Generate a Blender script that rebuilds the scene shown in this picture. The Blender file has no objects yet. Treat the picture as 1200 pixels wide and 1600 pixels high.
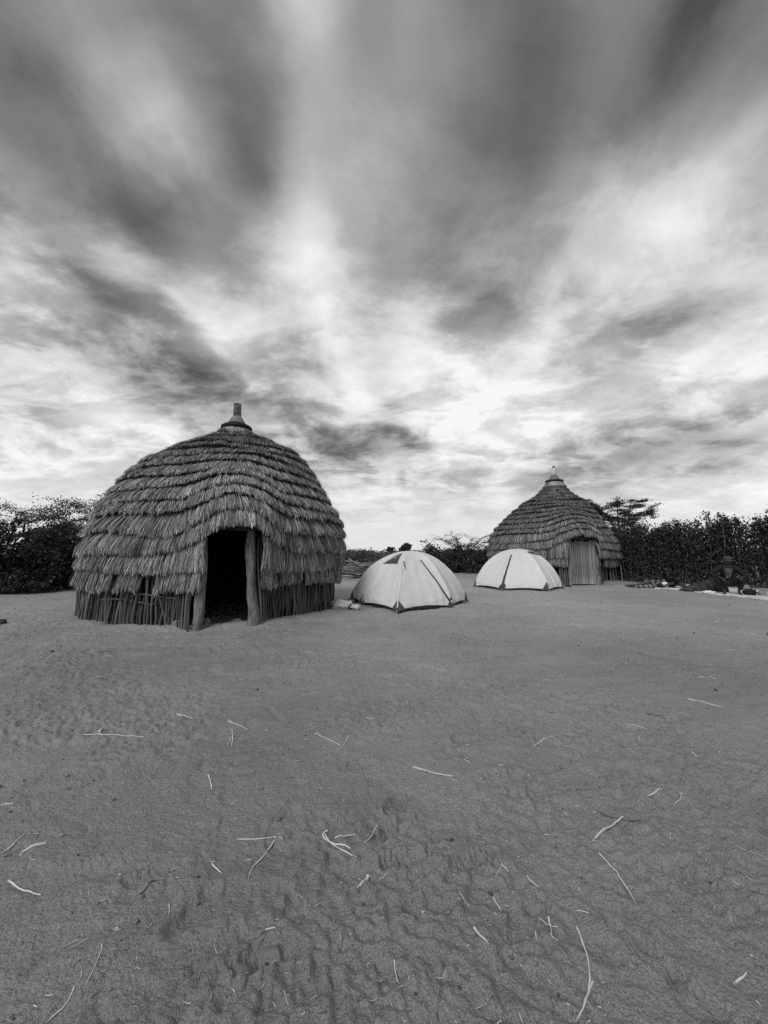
import bpy, math, random
import numpy as np
from mathutils import Vector, Matrix, Quaternion

scene = bpy.context.scene
COL = scene.collection
R = math.radians

# ---------------------------------------------------------------- camera
CAM_H = 1.2
PITCH = math.atan(62 / 600)
cam_d = bpy.data.cameras.new('camera')
cam = bpy.data.objects.new('camera', cam_d)
COL.objects.link(cam)
cam.location = (0, 0, CAM_H)
cam.rotation_euler = (math.pi / 2 + PITCH, 0, 0)
cam_d.sensor_fit = 'HORIZONTAL'
cam_d.sensor_width = 36
cam_d.lens = 18
cam_d.clip_start = 0.05
cam_d.clip_end = 9000
scene.camera = cam

# ---------------------------------------------------------------- sky
# cloud brightness (0-255) by angle from the point on the horizon the cloud streets run towards (rows, degrees)
# and by bearing round that point from the left horizon over the zenith to the right horizon (31 equal steps, -93..93 degrees)
CLOUDS = [
    (4, "222 222 222 222 222 222 222 222 222 222 222 222 222 222 222 222 221 221 221 221 221 221 221 221 221 221 222 222 222 222 222 222"),
    (9, "222 222 222 222 221 221 221 220 219 219 218 218 218 218 218 218 218 218 219 218 217 217 216 216 216 216 218 219 220 221 221 221"),
    (13, "222 222 222 222 222 222 218 215 213 212 209 204 200 198 196 197 199 203 207 213 215 213 211 212 214 214 215 216 218 219 220 220"),
    (17, "222 222 223 224 224 218 213 208 202 194 185 174 175 181 183 188 197 203 213 225 240 236 231 225 216 215 215 215 216 218 220 220"),
    (21, "222 222 223 225 221 215 210 205 197 194 200 209 222 222 210 206 220 232 234 235 235 237 241 244 233 221 215 215 215 218 220 220"),
    (25, "222 222 224 224 220 216 212 204 193 186 193 202 213 228 215 206 206 207 212 221 226 229 241 243 234 222 215 212 214 217 220 220"),
    (29, "223 223 225 225 223 219 206 189 181 174 167 179 183 196 198 196 217 228 234 234 229 215 215 231 243 227 211 208 211 216 220 220"),
    (33, "224 225 228 229 228 219 187 174 170 185 188 185 209 223 209 188 219 206 189 204 221 224 212 212 227 228 206 201 216 220 220 220"),
    (37, "225 227 231 232 230 216 182 164 182 211 208 196 214 235 193 171 166 155 150 157 179 212 211 205 223 228 209 190 220 223 220 220"),
    (41, "228 229 235 234 235 222 171 159 189 195 177 168 215 232 188 167 159 148 157 159 166 185 199 187 207 228 225 201 205 225 221 220"),
    (45, "231 233 236 232 222 207 169 160 181 160 152 152 189 212 184 163 147 140 140 142 174 215 203 196 175 217 229 219 194 230 220 220"),
    (50, "232 235 240 230 207 193 186 141 191 126 126 145 141 174 183 166 153 134 120 126 166 208 215 213 201 213 219 225 206 232 220 220"),
    (56, "232 236 238 214 197 183 206 164 130 128 166 170 135 147 175 155 158 141 115 136 136 162 191 186 194 222 211 219 222 206 220 220"),
    (62, "232 237 234 200 180 199 160 150 131 115 138 135 137 142 190 149 152 126 125 148 114 136 141 167 202 186 209 211 221 203 220 220"),
]
SUN_ELEV, SUN_AZ = R(44), R(212)       # azimuth clockwise from +Y (the way the camera looks): high behind the camera

world = bpy.data.worlds.new("World")
scene.world = world
world.use_nodes = True
wt = world.node_tree
wt.nodes.clear()


class NT:
    """small helper to write node trees as expressions"""
    def __init__(self, tree):
        self.t = tree

    def node(self, kind, **kw):
        n = self.t.nodes.new(kind)
        for k, v in kw.items():
            setattr(n, k, v)
        return n

    def put(self, sock, v):
        if isinstance(v, bpy.types.NodeSocket):
            self.t.links.new(v, sock)
        elif v is not None:
            sock.default_value = v

    def m(self, op, a, b=None, c=None, clamp=False):
        n = self.node('ShaderNodeMath', operation=op)
        n.use_clamp = clamp
        for i, v in enumerate((a, b, c)):
            if v is not None:
                self.put(n.inputs[i], v)
        return n.outputs[0]

    def v(self, op, a, b=None, scale=None):
        n = self.node('ShaderNodeVectorMath', operation=op)
        self.put(n.inputs[0], a)
        if b is not None:
            self.put(n.inputs[1], b)
        if scale is not None:
            self.put(n.inputs['Scale'], scale)
        return n.outputs['Value'] if op in ('DOT_PRODUCT', 'LENGTH', 'DISTANCE') else n.outputs[0]

    def xyz(self, x, y, z):
        n = self.node('ShaderNodeCombineXYZ')
        for i, v in enumerate((x, y, z)):
            self.put(n.inputs[i], v)
        return n.outputs[0]

    def noise(self, vec, scale, detail=2.0, rough=0.5, dist=0.0):
        n = self.node('ShaderNodeTexNoise')
        self.put(n.inputs['Vector'], vec)
        n.inputs['Scale'].default_value = scale
        n.inputs['Detail'].default_value = detail
        n.inputs['Roughness'].default_value = rough
        n.inputs['Distortion'].default_value = dist
        return n.outputs[0]

    def rng(self, v, a, b, c=0.0, d=1.0, smooth=False):
        n = self.node('ShaderNodeMapRange')
        if smooth:
            n.interpolation_type = 'SMOOTHSTEP'
        self.put(n.inputs[0], v)
        for i, q in enumerate((a, b, c, d)):
            self.put(n.inputs[i + 1], q)
        return n.outputs[0]

    def mix(self, f, a, b):
        n = self.node('ShaderNodeMix')
        n.data_type = 'FLOAT'
        self.put(n.inputs[0], f)
        self.put(n.inputs[2], a)
        self.put(n.inputs[3], b)
        return n.outputs[0]


W = NT(wt)
dirn = W.node('ShaderNodeTexCoord').outputs['Generated']
street = R(1.9)
ca = W.v('DOT_PRODUCT', dirn, (math.sin(street), math.cos(street), 0))
cb = W.v('DOT_PRODUCT', dirn, (math.cos(street), -math.sin(street), 0))
cz = W.v('DOT_PRODUCT', dirn, (0, 0, 1))
czp = W.m('MAXIMUM', cz, 0.0)
den = W.m('ADD', czp, 0.10)
pu = W.m('DIVIDE', cb, den)
pv = W.m('DIVIDE', ca, den)
plane = W.xyz(W.m('MULTIPLY', pu, 1.0), W.m('MULTIPLY', pv, 0.42), 3.7)
den2 = W.m('ADD', czp, 0.26)
pu2 = W.m('DIVIDE', cb, den2)
pv2 = W.m('DIVIDE', ca, den2)
wplane = W.xyz(pu2, W.m('MULTIPLY', pv2, 0.55), 3.7)
w1 = W.noise(wplane, 2.6, 6.0, 0.6)
w2 = W.noise(W.v('ADD', wplane, (11.3, 4.1, 0)), 2.6, 6.0, 0.6)
theta = W.m('ARCTAN2', cb, W.m('ADD', czp, 0.0005))
phi = W.m('ARCCOSINE', ca)
theta = W.m('ADD', theta, W.m('MULTIPLY', W.m('SUBTRACT', w1, 0.5), 0.19))
phi = W.m('MULTIPLY', phi, W.m('ADD', 1.0, W.m('MULTIPLY', W.m('SUBTRACT', w2, 0.5), 0.20)))
tfac = W.rng(theta, R(-93), R(93))
val = None
prev = None
for deg, row in CLOUDS:
    vals = [int(q) for q in row.split()]
    n = W.node('ShaderNodeValToRGB')
    cr = n.color_ramp
    cr.interpolation = 'CARDINAL'
    cr.elements[0].position = 0.0
    cr.elements[1].position = 1.0
    for k in range(1, 31):
        cr.elements.new(k / 31)
    for k, q in enumerate(vals):
        cr.elements[k].position = k / 31
        cr.elements[k].color = (q / 255, q / 255, q / 255, 1)
    W.put(n.inputs[0], tfac)
    if val is None:
        val = n.outputs[0]
    else:
        val = W.mix(W.rng(phi, R(prev), R(deg)), val, n.outputs[0])
    prev = deg
val = W.m('ADD', W.m('MULTIPLY', W.m('SUBTRACT', val, 0.66), 1.06), 0.665)
azim = W.m('ARCTAN2', W.v('DOT_PRODUCT', dirn, (1, 0, 0)), W.v('DOT_PRODUCT', dirn, (0, 1, 0)))
elev = W.m('ARCSINE', cz)
bn = W.noise(W.xyz(W.m('MULTIPLY', azim, 1.0), W.m('MULTIPLY', elev, 2.2), 31.0), 7.0, 8.0, 0.62, 0.4)
bnoise = W.m('MULTIPLY', W.m('SUBTRACT', bn, 0.5), 4.2)
# cloud banks and bright gaps: bearing, height, half width, half height (degrees), strength
for (a0, e0, wa, we, k0) in ((-3.8, 15.9, 8.5, 2.8, -0.20), (37.5, 12.8, 12, 3.0, -0.15), (39, 25.8, 8, 2.6, -0.14), (-24, 20.5, 11, 4.0, -0.12), (15, 31, 6, 3.5, -0.10),
                             (18.4, 10.5, 11, 2.0, -0.06), (-36, 24, 8, 2.4, -0.10), (16, 19.5, 10, 4.2, 0.13), (-33, 17, 7, 1.8, 0.08), (4, 25, 3.0, 3.5, 0.05), (-4, 21, 3, 2, 0.05)):
    da = W.m('MULTIPLY', W.m('SUBTRACT', azim, R(a0)), 1 / R(wa))
    de = W.m('MULTIPLY', W.m('SUBTRACT', elev, R(e0)), 1 / R(we))
    q = W.m('MULTIPLY_ADD', da, da, W.m('MULTIPLY', de, de))
    q = W.m('ADD', q, bnoise)
    val = W.m('MULTIPLY_ADD', W.rng(q, 2.1, 0.1, 0.0, 1.0, True), k0, val)
# narrow streaks running along the cloud streets: bearing, half width, reach (degrees), strength
w3 = W.noise(W.xyz(W.m('MULTIPLY', pu2, 1.3), W.m('MULTIPLY', pv2, 0.8), 14.2), 3.2, 7.0, 0.62)
theta_s = W.m('ADD', theta, W.m('MULTIPLY', W.m('SUBTRACT', w3, 0.5), 0.24))
ragged = W.rng(w2, 0.36, 0.60, 0.25, 1.15, True)
for (t0, w0, p0, p1, k0) in ((-42, 2.8, 20, 52, 0.13), (-17.5, 4.0, 17, 40, 0.06), (-11.5, 3.2, 52, 80, 0.07), (-54, 3.0, 34, 64, 0.14), (-63.5, 2.4, 18, 44, 0.12),
                             (29, 2.6, 30, 52, 0.06), (50, 2.8, 34, 62, 0.05), (-30, 4.0, 44, 64, 0.12), (40, 3.4, 40, 68, 0.07),
                             (26.5, 3.2, 46, 82, -0.10), (49, 4.5, 28, 40, -0.10), (-47, 3.0, 34, 52, -0.10), (-20, 3.4, 44, 58, -0.06), (70, 3.0, 22, 44, -0.10)):
    g = W.m('MULTIPLY', W.m('SUBTRACT', theta_s, R(t0)), 1 / R(w0))
    g = W.m('EXPONENT', W.m('MULTIPLY', W.m('MULTIPLY', g, g), -1.0))
    pm, hw = (p0 + p1) / 2, (p1 - p0) / 2
    q = W.m('MULTIPLY', W.m('SUBTRACT', phi, R(pm)), 1 / R(hw * 0.8))
    q = W.m('EXPONENT', W.m('MULTIPLY', W.m('MULTIPLY', q, q), -1.0))
    val = W.m('MULTIPLY_ADD', W.m('MULTIPLY', W.m('MULTIPLY', g, q), ragged), k0, val)
# away from there the same broken layer goes on: pale low down, grey overhead
band = W.noise(plane, 2.3, 3.0, 0.55)
rest = W.m('ADD', W.rng(czp, 0.0, 0.75, 0.86, 0.56), W.m('MULTIPLY', W.m('SUBTRACT', band, 0.5), 0.55))
val = W.mix(W.rng(phi, R(66), R(90), smooth=True), val, rest)
# fine cloud texture
fine = W.noise(W.xyz(pu2, W.m('MULTIPLY', pv2, 0.38), 9.1), 5.6, 6.0, 0.6, 0.4)
fine2 = W.noise(W.xyz(pu2, W.m('MULTIPLY', pv2, 1.1), 5.2), 2.4, 8.0, 0.62, 0.9)
amp = W.rng(czp, 0.62, 0.18, 0.10, 0.26)
amp = W.m('MULTIPLY', amp, W.rng(czp, 0.0, 0.10, 0.12, 1.0))
val = W.m('ADD', val, W.m('MULTIPLY', W.m('SUBTRACT', fine, 0.5), amp))
val = W.m('ADD', val, W.m('MULTIPLY', W.m('SUBTRACT', fine2, 0.5), amp))
lump = W.rng(W.noise(W.xyz(pu2, W.m('MULTIPLY', pv2, 1.25), 21.7), 2.7, 9.0, 0.64, 0.35), 0.40, 0.60, 0.0, 1.0, True)
lamp = W.m('MULTIPLY', W.rng(czp, 0.04, 0.2, 0.0, 1.0), W.rng(czp, 0.36, 0.72, 0.24, 0.05))
val = W.m('ADD', val, W.m('MULTIPLY', W.m('SUBTRACT', lump, 0.64), lamp))
val = W.m('ADD', W.m('MULTIPLY', W.m('SUBTRACT', val, 0.62), 1.08), 0.62)
val = W.m('SUBTRACT', val, W.m('MULTIPLY', W.m('MAXIMUM', W.m('SUBTRACT', val, 0.80), 0.0), 0.32))
crisp = W.rng(W.noise(W.xyz(pu2, W.m('MULTIPLY', pv2, 1.5), 41.0), 5.5, 9.0, 0.66, 0.25), 0.36, 0.64, -1.0, 1.0, True)
val = W.m('ADD', val, W.m('MULTIPLY', crisp, W.m('MULTIPLY', W.rng(czp, 0.05, 0.16, 0.1, 1.0), W.rng(czp, 0.40, 0.75, 0.032, 0.012))))
val = W.m('MINIMUM', W.m('MAXIMUM', val, 0.3), 0.97)
lum = W.m('POWER', val, 2.2)
nish = W.node('ShaderNodeTexSky')
nish.sky_type = 'NISHITA'
nish.sun_disc = False
nish.sun_elevation = SUN_ELEV
nish.sun_rotation = SUN_AZ
bw = W.node('ShaderNodeRGBToBW')
wt.links.new(nish.outputs[0], bw.inputs[0])
# a little clear sky shining through the cloud layer
bgsky = W.node('ShaderNodeBackground')
W.put(bgsky.inputs[0], W.m('MULTIPLY', bw.outputs[0], 0.08))
bgsky.inputs[1].default_value = 0.08
bgcl = W.node('ShaderNodeBackground')
W.put(bgcl.inputs[0], lum)
bgcl.inputs[1].default_value = 0.69
addb = W.node('ShaderNodeAddShader')
wt.links.new(bgsky.outputs[0], addb.inputs[0])
wt.links.new(bgcl.outputs[0], addb.inputs[1])
wout = W.node('ShaderNodeOutputWorld')
wt.links.new(addb.outputs[0], wout.inputs[0])
world.cycles.sampling_method = 'MANUAL'
world.cycles.sample_map_resolution = 512

# ---------------------------------------------------------------- sun (wide and soft, behind cloud)
sun_d = bpy.data.lights.new('sun', 'SUN')
sun_d.energy = 1.5
sun_d.angle = R(26)
sun_d.color = (1, 1, 1)
sun = bpy.data.objects.new('sun', sun_d)
COL.objects.link(sun)
sdir = Vector((math.sin(SUN_AZ) * math.cos(SUN_ELEV), math.cos(SUN_AZ) * math.cos(SUN_ELEV), math.sin(SUN_ELEV)))
sun.rotation_euler = (-sdir).to_track_quat('-Z', 'Y').to_euler()
sun.location = (0, -20, 30)

scene.view_settings.view_transform = 'Standard'
scene.view_settings.look = 'None'
scene.view_settings.exposure = 0.5
scene.view_settings.gamma = 1.0
scene.view_settings.use_curve_mapping = False
scene.render.engine = 'CYCLES'
scene.cycles.max_bounces = 5
scene.cycles.diffuse_bounces = 3
scene.cycles.glossy_bounces = 2
scene.cycles.transmission_bounces = 3
scene.cycles.use_denoising = False
scene.cycles.caustics_reflective = False
scene.cycles.caustics_refractive = False


# ================================================================ helpers
def ray(px, py):
    a = (px - 600) / 600
    b = (800 - py) / 600
    c, s = math.cos(PITCH), math.sin(PITCH)
    return np.array([a, c - b * s, s + b * c])


def gp(px, py, z=0.0):
    """ground point seen at that place of the photograph"""
    d = ray(px, py)
    return d * ((z - CAM_H) / d[2]) + np.array([0, 0, CAM_H])


def at(px, py, depth):
    d = ray(px, py)
    return d * (depth / d[1]) + np.array([0, 0, CAM_H])


def hash2(i, j, seed):
    n = (i.astype(np.int64) * 374761393 + j.astype(np.int64) * 668265263 + seed * 974634777) & 0xffffffff
    n = ((n ^ (n >> 13)) * 1274126177) & 0xffffffff
    n = ((n ^ (n >> 16)) * 2246822519) & 0xffffffff
    return ((n ^ (n >> 15)) & 0xffffff) / float(0xffffff)


def vnoise(x, y, seed=0):
    """value noise in -1..1"""
    x = np.asarray(x, float)
    y = np.asarray(y, float)
    i, j = np.floor(x), np.floor(y)
    fx, fy = x - i, y - j
    fx = fx * fx * fx * (fx * (fx * 6 - 15) + 10)
    fy = fy * fy * fy * (fy * (fy * 6 - 15) + 10)
    a = hash2(i, j, seed)
    b = hash2(i + 1, j, seed)
    c = hash2(i, j + 1, seed)
    d = hash2(i + 1, j + 1, seed)
    return ((a * (1 - fx) + b * fx) * (1 - fy) + (c * (1 - fx) + d * fx) * fy) * 2 - 1


def fbm(x, y, octaves=4, seed=0, gain=0.5):
    s = 0
    a = 1.0
    for k in range(octaves):
        s = s + a * vnoise(x, y, seed + 17 * k)
        x, y = x * 2.03 + 3.1, y * 2.03 + 7.7
        a *= gain
    return s


def sstep(a, b, x):
    t = np.clip((np.asarray(x, float) - a) / (b - a), 0, 1)
    return t * t * (3 - 2 * t)


class MB:
    """collects geometry for ONE mesh object"""
    def __init__(self):
        self.V, self.Q, self.T, self.C = [], [], [], []
        self.n = 0

    def add(self, V, Q=None, T=None, tint=1.0):
        V = np.asarray(V, float).reshape(-1, 3)
        if Q is not None and len(Q):
            self.Q.append(np.asarray(Q, np.int64).reshape(-1, 4) + self.n)
        if T is not None and len(T):
            self.T.append(np.asarray(T, np.int64).reshape(-1, 3) + self.n)
        t = np.asarray(tint, float)
        self.C.append(np.full(len(V), float(t)) if t.ndim == 0 else t.reshape(-1))
        self.V.append(V)
        self.n += len(V)
        return self

    def tubes(self, P, rad, sides=5, tint=None, cap=True):
        """P (M,N,3) centre lines, rad (M,N) or scalar"""
        P = np.asarray(P, float)
        if P.ndim == 2:
            P = P[None]
        M, N, _ = P.shape
        rad = np.broadcast_to(np.asarray(rad, float), (M, N))
        T = np.gradient(P, axis=1)
        T /= np.linalg.norm(T, axis=2, keepdims=True) + 1e-12
        ref = np.where(np.abs(T[:, :1, 2:3]) < 0.9, np.array([0, 0, 1.0]), np.array([1.0, 0, 0]))
        U = np.cross(T, np.broadcast_to(ref, T.shape))
        U /= np.linalg.norm(U, axis=2, keepdims=True) + 1e-12
        B = np.cross(T, U)
        a = np.arange(sides) * 2 * np.pi / sides
        V = P[:, :, None] + rad[:, :, None, None] * (np.cos(a)[None, None, :, None] * U[:, :, None] + np.sin(a)[None, None, :, None] * B[:, :, None])
        idx = np.arange(M * N * sides).reshape(M, N, sides)
        i2 = np.roll(idx, -1, axis=2)
        Q = np.stack([idx[:, :-1], i2[:, :-1], i2[:, 1:], idx[:, 1:]], -1).reshape(-1, 4)
        tr = []
        if cap:
            for e in (0, N - 1):
                for k in range(1, sides - 1):
                    t = np.stack([idx[:, e, 0], idx[:, e, k], idx[:, e, k + 1]], -1)
                    tr.append(t if e == 0 else t[:, ::-1])
            tr = np.concatenate(tr)
        tt = 1.0 if tint is None else np.repeat(np.broadcast_to(np.asarray(tint, float), (M,)), N * sides)
        return self.add(V.reshape(-1, 3), Q, tr if cap else None, tt)

    def ribbons(self, P, wid, side, tint):
        """P (M,N,3), half width (M,N), side vectors (M,3)"""
        M, N, _ = P.shape
        A = P + side[:, None] * wid[:, :, None]
        B = P - side[:, None] * wid[:, :, None]
        V = np.stack([A, B], 2)
        idx = np.arange(M * N * 2).reshape(M, N, 2)
        Q = np.stack([idx[:, :-1, 0], idx[:, :-1, 1], idx[:, 1:, 1], idx[:, 1:, 0]], -1).reshape(-1, 4)
        return self.add(V.reshape(-1, 3), Q, None, np.repeat(tint, N * 2))

    def leaves(self, P, size, rng, tint=None, flat=0.0, aspect=0.55):
        """diamond leaves at P"""
        P = np.asarray(P, float)
        M = len(P)
        size = np.broadcast_to(np.asarray(size, float), (M,))
        n = rng.normal(size=(M, 3))
        n[:, 2] += flat * 3
        n /= np.linalg.norm(n, axis=1, keepdims=True)
        u = np.cross(n, rng.normal(size=(M, 3)))
        u /= np.linalg.norm(u, axis=1, keepdims=True) + 1e-9
        w = np.cross(n, u)
        s = size[:, None]
        V = np.stack([P - u * s, P + w * s * aspect, P + u * s, P - w * s * aspect], 1)
        idx = np.arange(M * 4).reshape(M, 4)
        t = rng.uniform(0.6, 1.4, M) if tint is None else tint
        return self.add(V.reshape(-1, 3), idx, None, np.repeat(t, 4))

    def lathe(self, prof, sides=24, centre=(0, 0, 0), tint=1.0, wob=0.0, seed=0):
        prof = np.asarray(prof, float)
        a = np.arange(sides) * 2 * np.pi / sides
        r = prof[:, 0][:, None] * (1 + wob * vnoise(np.cos(a)[None] * 2 + seed, np.sin(a)[None] * 2 + prof[:, 1][:, None] * 5, seed))
        V = np.stack([r * np.cos(a)[None], r * np.sin(a)[None], np.broadcast_to(prof[:, 1][:, None], r.shape)], -1) + np.asarray(centre)
        N = len(prof)
        idx = np.arange(N * sides).reshape(N, sides)
        i2 = np.roll(idx, -1, 1)
        Q = np.stack([idx[:-1], i2[:-1], i2[1:], idx[1:]], -1).reshape(-1, 4)
        T = []
        for k in range(1, sides - 1):
            T.append((idx[0, 0], idx[0, k + 1], idx[0, k]))
            T.append((idx[-1, 0], idx[-1, k], idx[-1, k + 1]))
        return self.add(V.reshape(-1, 3), Q, T, tint)

    def grid(self, V, tint=1.0, closed=False):
        """V (A,B,3)"""
        A, B, _ = V.shape
        idx = np.arange(A * B).reshape(A, B)
        if closed:
            i2 = np.roll(idx, -1, 1)
            Q = np.stack([idx[:-1], i2[:-1], i2[1:], idx[1:]], -1).reshape(-1, 4)
        else:
            Q = np.stack([idx[:-1, :-1], idx[:-1, 1:], idx[1:, 1:], idx[1:, :-1]], -1).reshape(-1, 4)
        return self.add(V.reshape(-1, 3), Q, None, tint)

    def box(self, lo, hi, tint=1.0):
        x0, y0, z0 = lo
        x1, y1, z1 = hi
        V = [(x0, y0, z0), (x1, y0, z0), (x1, y1, z0), (x0, y1, z0), (x0, y0, z1), (x1, y0, z1), (x1, y1, z1), (x0, y1, z1)]
        Q = [(0, 3, 2, 1), (4, 5, 6, 7), (0, 1, 5, 4), (1, 2, 6, 5), (2, 3, 7, 6), (3, 0, 4, 7)]
        return self.add(V, Q, None, tint)

    def mesh(self, name, mat, smooth=False):
        V = np.concatenate(self.V)
        C = np.concatenate(self.C)
        Q = np.concatenate(self.Q) if self.Q else np.zeros((0, 4), np.int64)
        T = np.concatenate(self.T) if self.T else np.zeros((0, 3), np.int64)
        me = bpy.data.meshes.new(name)
        me.vertices.add(len(V))
        me.vertices.foreach_set('co', V.astype(np.float32).ravel())
        nl = len(Q) * 4 + len(T) * 3
        me.loops.add(nl)
        me.loops.foreach_set('vertex_index', np.concatenate([Q.ravel(), T.ravel()]).astype(np.int32))
        me.polygons.add(len(Q) + len(T))
        st = np.concatenate([np.arange(len(Q)) * 4, len(Q) * 4 + np.arange(len(T)) * 3]).astype(np.int32)
        me.polygons.foreach_set('loop_start', st)
        at_ = me.attributes.new('tint', 'FLOAT', 'POINT')
        at_.data.foreach_set('value', C.astype(np.float32))
        me.update(calc_edges=True)
        me.validate()
        if smooth:
            me.polygons.foreach_set('use_smooth', np.ones(len(me.polygons), bool))
        me.materials.append(mat)
        return me

    def build(self, name, mat, parent=None, smooth=False, label=None, loc=None):
        o = bpy.data.objects.new(name, self.mesh(name, mat, smooth))
        COL.objects.link(o)
        if loc is not None:
            o.location = loc
        if parent is not None:
            o.parent = parent
        if label:
            o['label'] = label
        return o


def tag(o, label, cat, group=None, kind=None):
    o['label'] = label
    o['category'] = cat
    if group:
        o['group'] = group
    if kind:
        o['kind'] = kind
    return o


def thing(name, label, cat, loc=(0, 0, 0), rz=0.0, group=None):
    o = bpy.data.objects.new(name, None)
    COL.objects.link(o)
    o.location = loc
    o.rotation_euler = (0, 0, rz)
    o.empty_display_size = 0.2
    return tag(o, label, cat, group)


# ================================================================ materials (all grey: the photograph has no colour)
def make_mat(name, base, rough=0.85, tint=True, var=0.25, vscale=6.0, stretch=(1, 1, 1), bump=0.0, bscale=40.0,
             obj_var=0.0, transl=0.0, spec=0.25, detail=4.0):
    m = bpy.data.materials.new(name)
    m.use_nodes = True
    t = m.node_tree
    t.nodes.clear()
    n = NT(t)
    co = n.node('ShaderNodeTexCoord').outputs['Object']
    mp = n.v('MULTIPLY', co, stretch)
    val = n.noise(mp, vscale, detail, 0.6)
    f = n.rng(val, 0.25, 0.75, 1 - var, 1 + var)
    f = n.m('MULTIPLY', f, base)
    if tint:
        a = n.node('ShaderNodeAttribute')
        a.attribute_name = 'tint'
        f = n.m('MULTIPLY', f, a.outputs['Fac'])
    if obj_var:
        oi = n.node('ShaderNodeObjectInfo')
        f = n.m('MULTIPLY', f, n.rng(oi.outputs['Random'], 0, 1, 1 - obj_var, 1 + obj_var))
    f = n.m('MINIMUM', f, 0.9)
    p = n.node('ShaderNodeBsdfPrincipled')
    n.put(p.inputs['Base Color'], f)
    p.inputs['Roughness'].default_value = rough
    p.inputs['Specular IOR Level'].default_value = spec
    sh = p.outputs[0]
    if bump:
        b = n.node('ShaderNodeBump')
        b.inputs['Strength'].default_value = 1.0
        b.inputs['Distance'].default_value = bump
        n.put(b.inputs['Height'], n.noise(mp, bscale, 4.0, 0.6))
        t.links.new(b.outputs[0], p.inputs['Normal'])
    if transl:
        tr = n.node('ShaderNodeBsdfTranslucent')
        n.put(tr.inputs[0], f)
        mx = n.node('ShaderNodeMixShader')
        mx.inputs[0].default_value = transl
        t.links.new(sh, mx.inputs[1])
        t.links.new(tr.outputs[0], mx.inputs[2])
        sh = mx.outputs[0]
    o = n.node('ShaderNodeOutputMaterial')
    t.links.new(sh, o.inputs[0])
    return m


def ground_material():
    m = bpy.data.materials.new('trodden_dirt')
    m.use_nodes = True
    t = m.node_tree
    t.nodes.clear()
    n = NT(t)
    co = n.node('ShaderNodeTexCoord').outputs['Object']
    big = n.noise(co, 0.35, 4.0, 0.55)
    mid = n.noise(n.v('MULTIPLY', co, (0.8, 1.3, 1)), 2.2, 5.0, 0.62, 0.4)
    grain = n.noise(co, 210.0, 2.0, 0.7)
    fl = n.noise(n.v('ADD', co, (3.1, 9.7, 0)), 38.0, 3.0, 0.6)
    f = n.rng(big, 0.3, 0.7, 0.82, 1.16)
    f = n.m('MULTIPLY', f, n.rng(mid, 0.25, 0.75, 0.88, 1.1))
    crust = n.noise(n.v('MULTIPLY', co, (0.6, 1.6, 1)), 9.0, 4.0, 0.65, 0.8)
    f = n.m('MULTIPLY', f, n.rng(crust, 0.28, 0.42, 0.88, 1.0))
    f = n.m('MULTIPLY', f, n.rng(grain, 0.3, 0.7, 0.55, 1.45))
    f = n.m('MULTIPLY', f, n.rng(fl, 0.26, 0.34, 0.6, 1.0))          # dark crumbs of dung and bark
    f = n.m('MULTIPLY', f, n.rng(fl, 0.66, 0.74, 1.0, 1.35))          # pale chaff
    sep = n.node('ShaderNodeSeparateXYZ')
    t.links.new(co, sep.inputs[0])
    falloff = n.m('ADD', sep.outputs[1], n.m('MULTIPLY', n.m('SUBTRACT', big, 0.5), 6.0))
    f = n.m('MULTIPLY', f, n.rng(falloff, 0.5, 8.0, 0.68, 1.12))          # light falloff painted into the colour: darker near the camera, paler farther off
    f = n.m('MULTIPLY', f, GROUND_ALBEDO)
    p = n.node('ShaderNodeBsdfPrincipled')
    n.put(p.inputs['Base Color'], f)
    p.inputs['Roughness'].default_value = 0.6
    p.inputs['Specular IOR Level'].default_value = 0.5
    b = n.node('ShaderNodeBump')
    b.inputs['Distance'].default_value = 0.018
    hgt = n.m('ADD', n.m('MULTIPLY', n.noise(co, 60.0, 3.0, 0.6), 1.0), n.m('MULTIPLY', grain, 0.25))
    n.put(b.inputs['Height'], hgt)
    b.inputs['Strength'].default_value = 0.9
    t.links.new(b.outputs[0], p.inputs['Normal'])
    o = n.node('ShaderNodeOutputMaterial')
    t.links.new(p.outputs[0], o.inputs[0])
    return m


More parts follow.
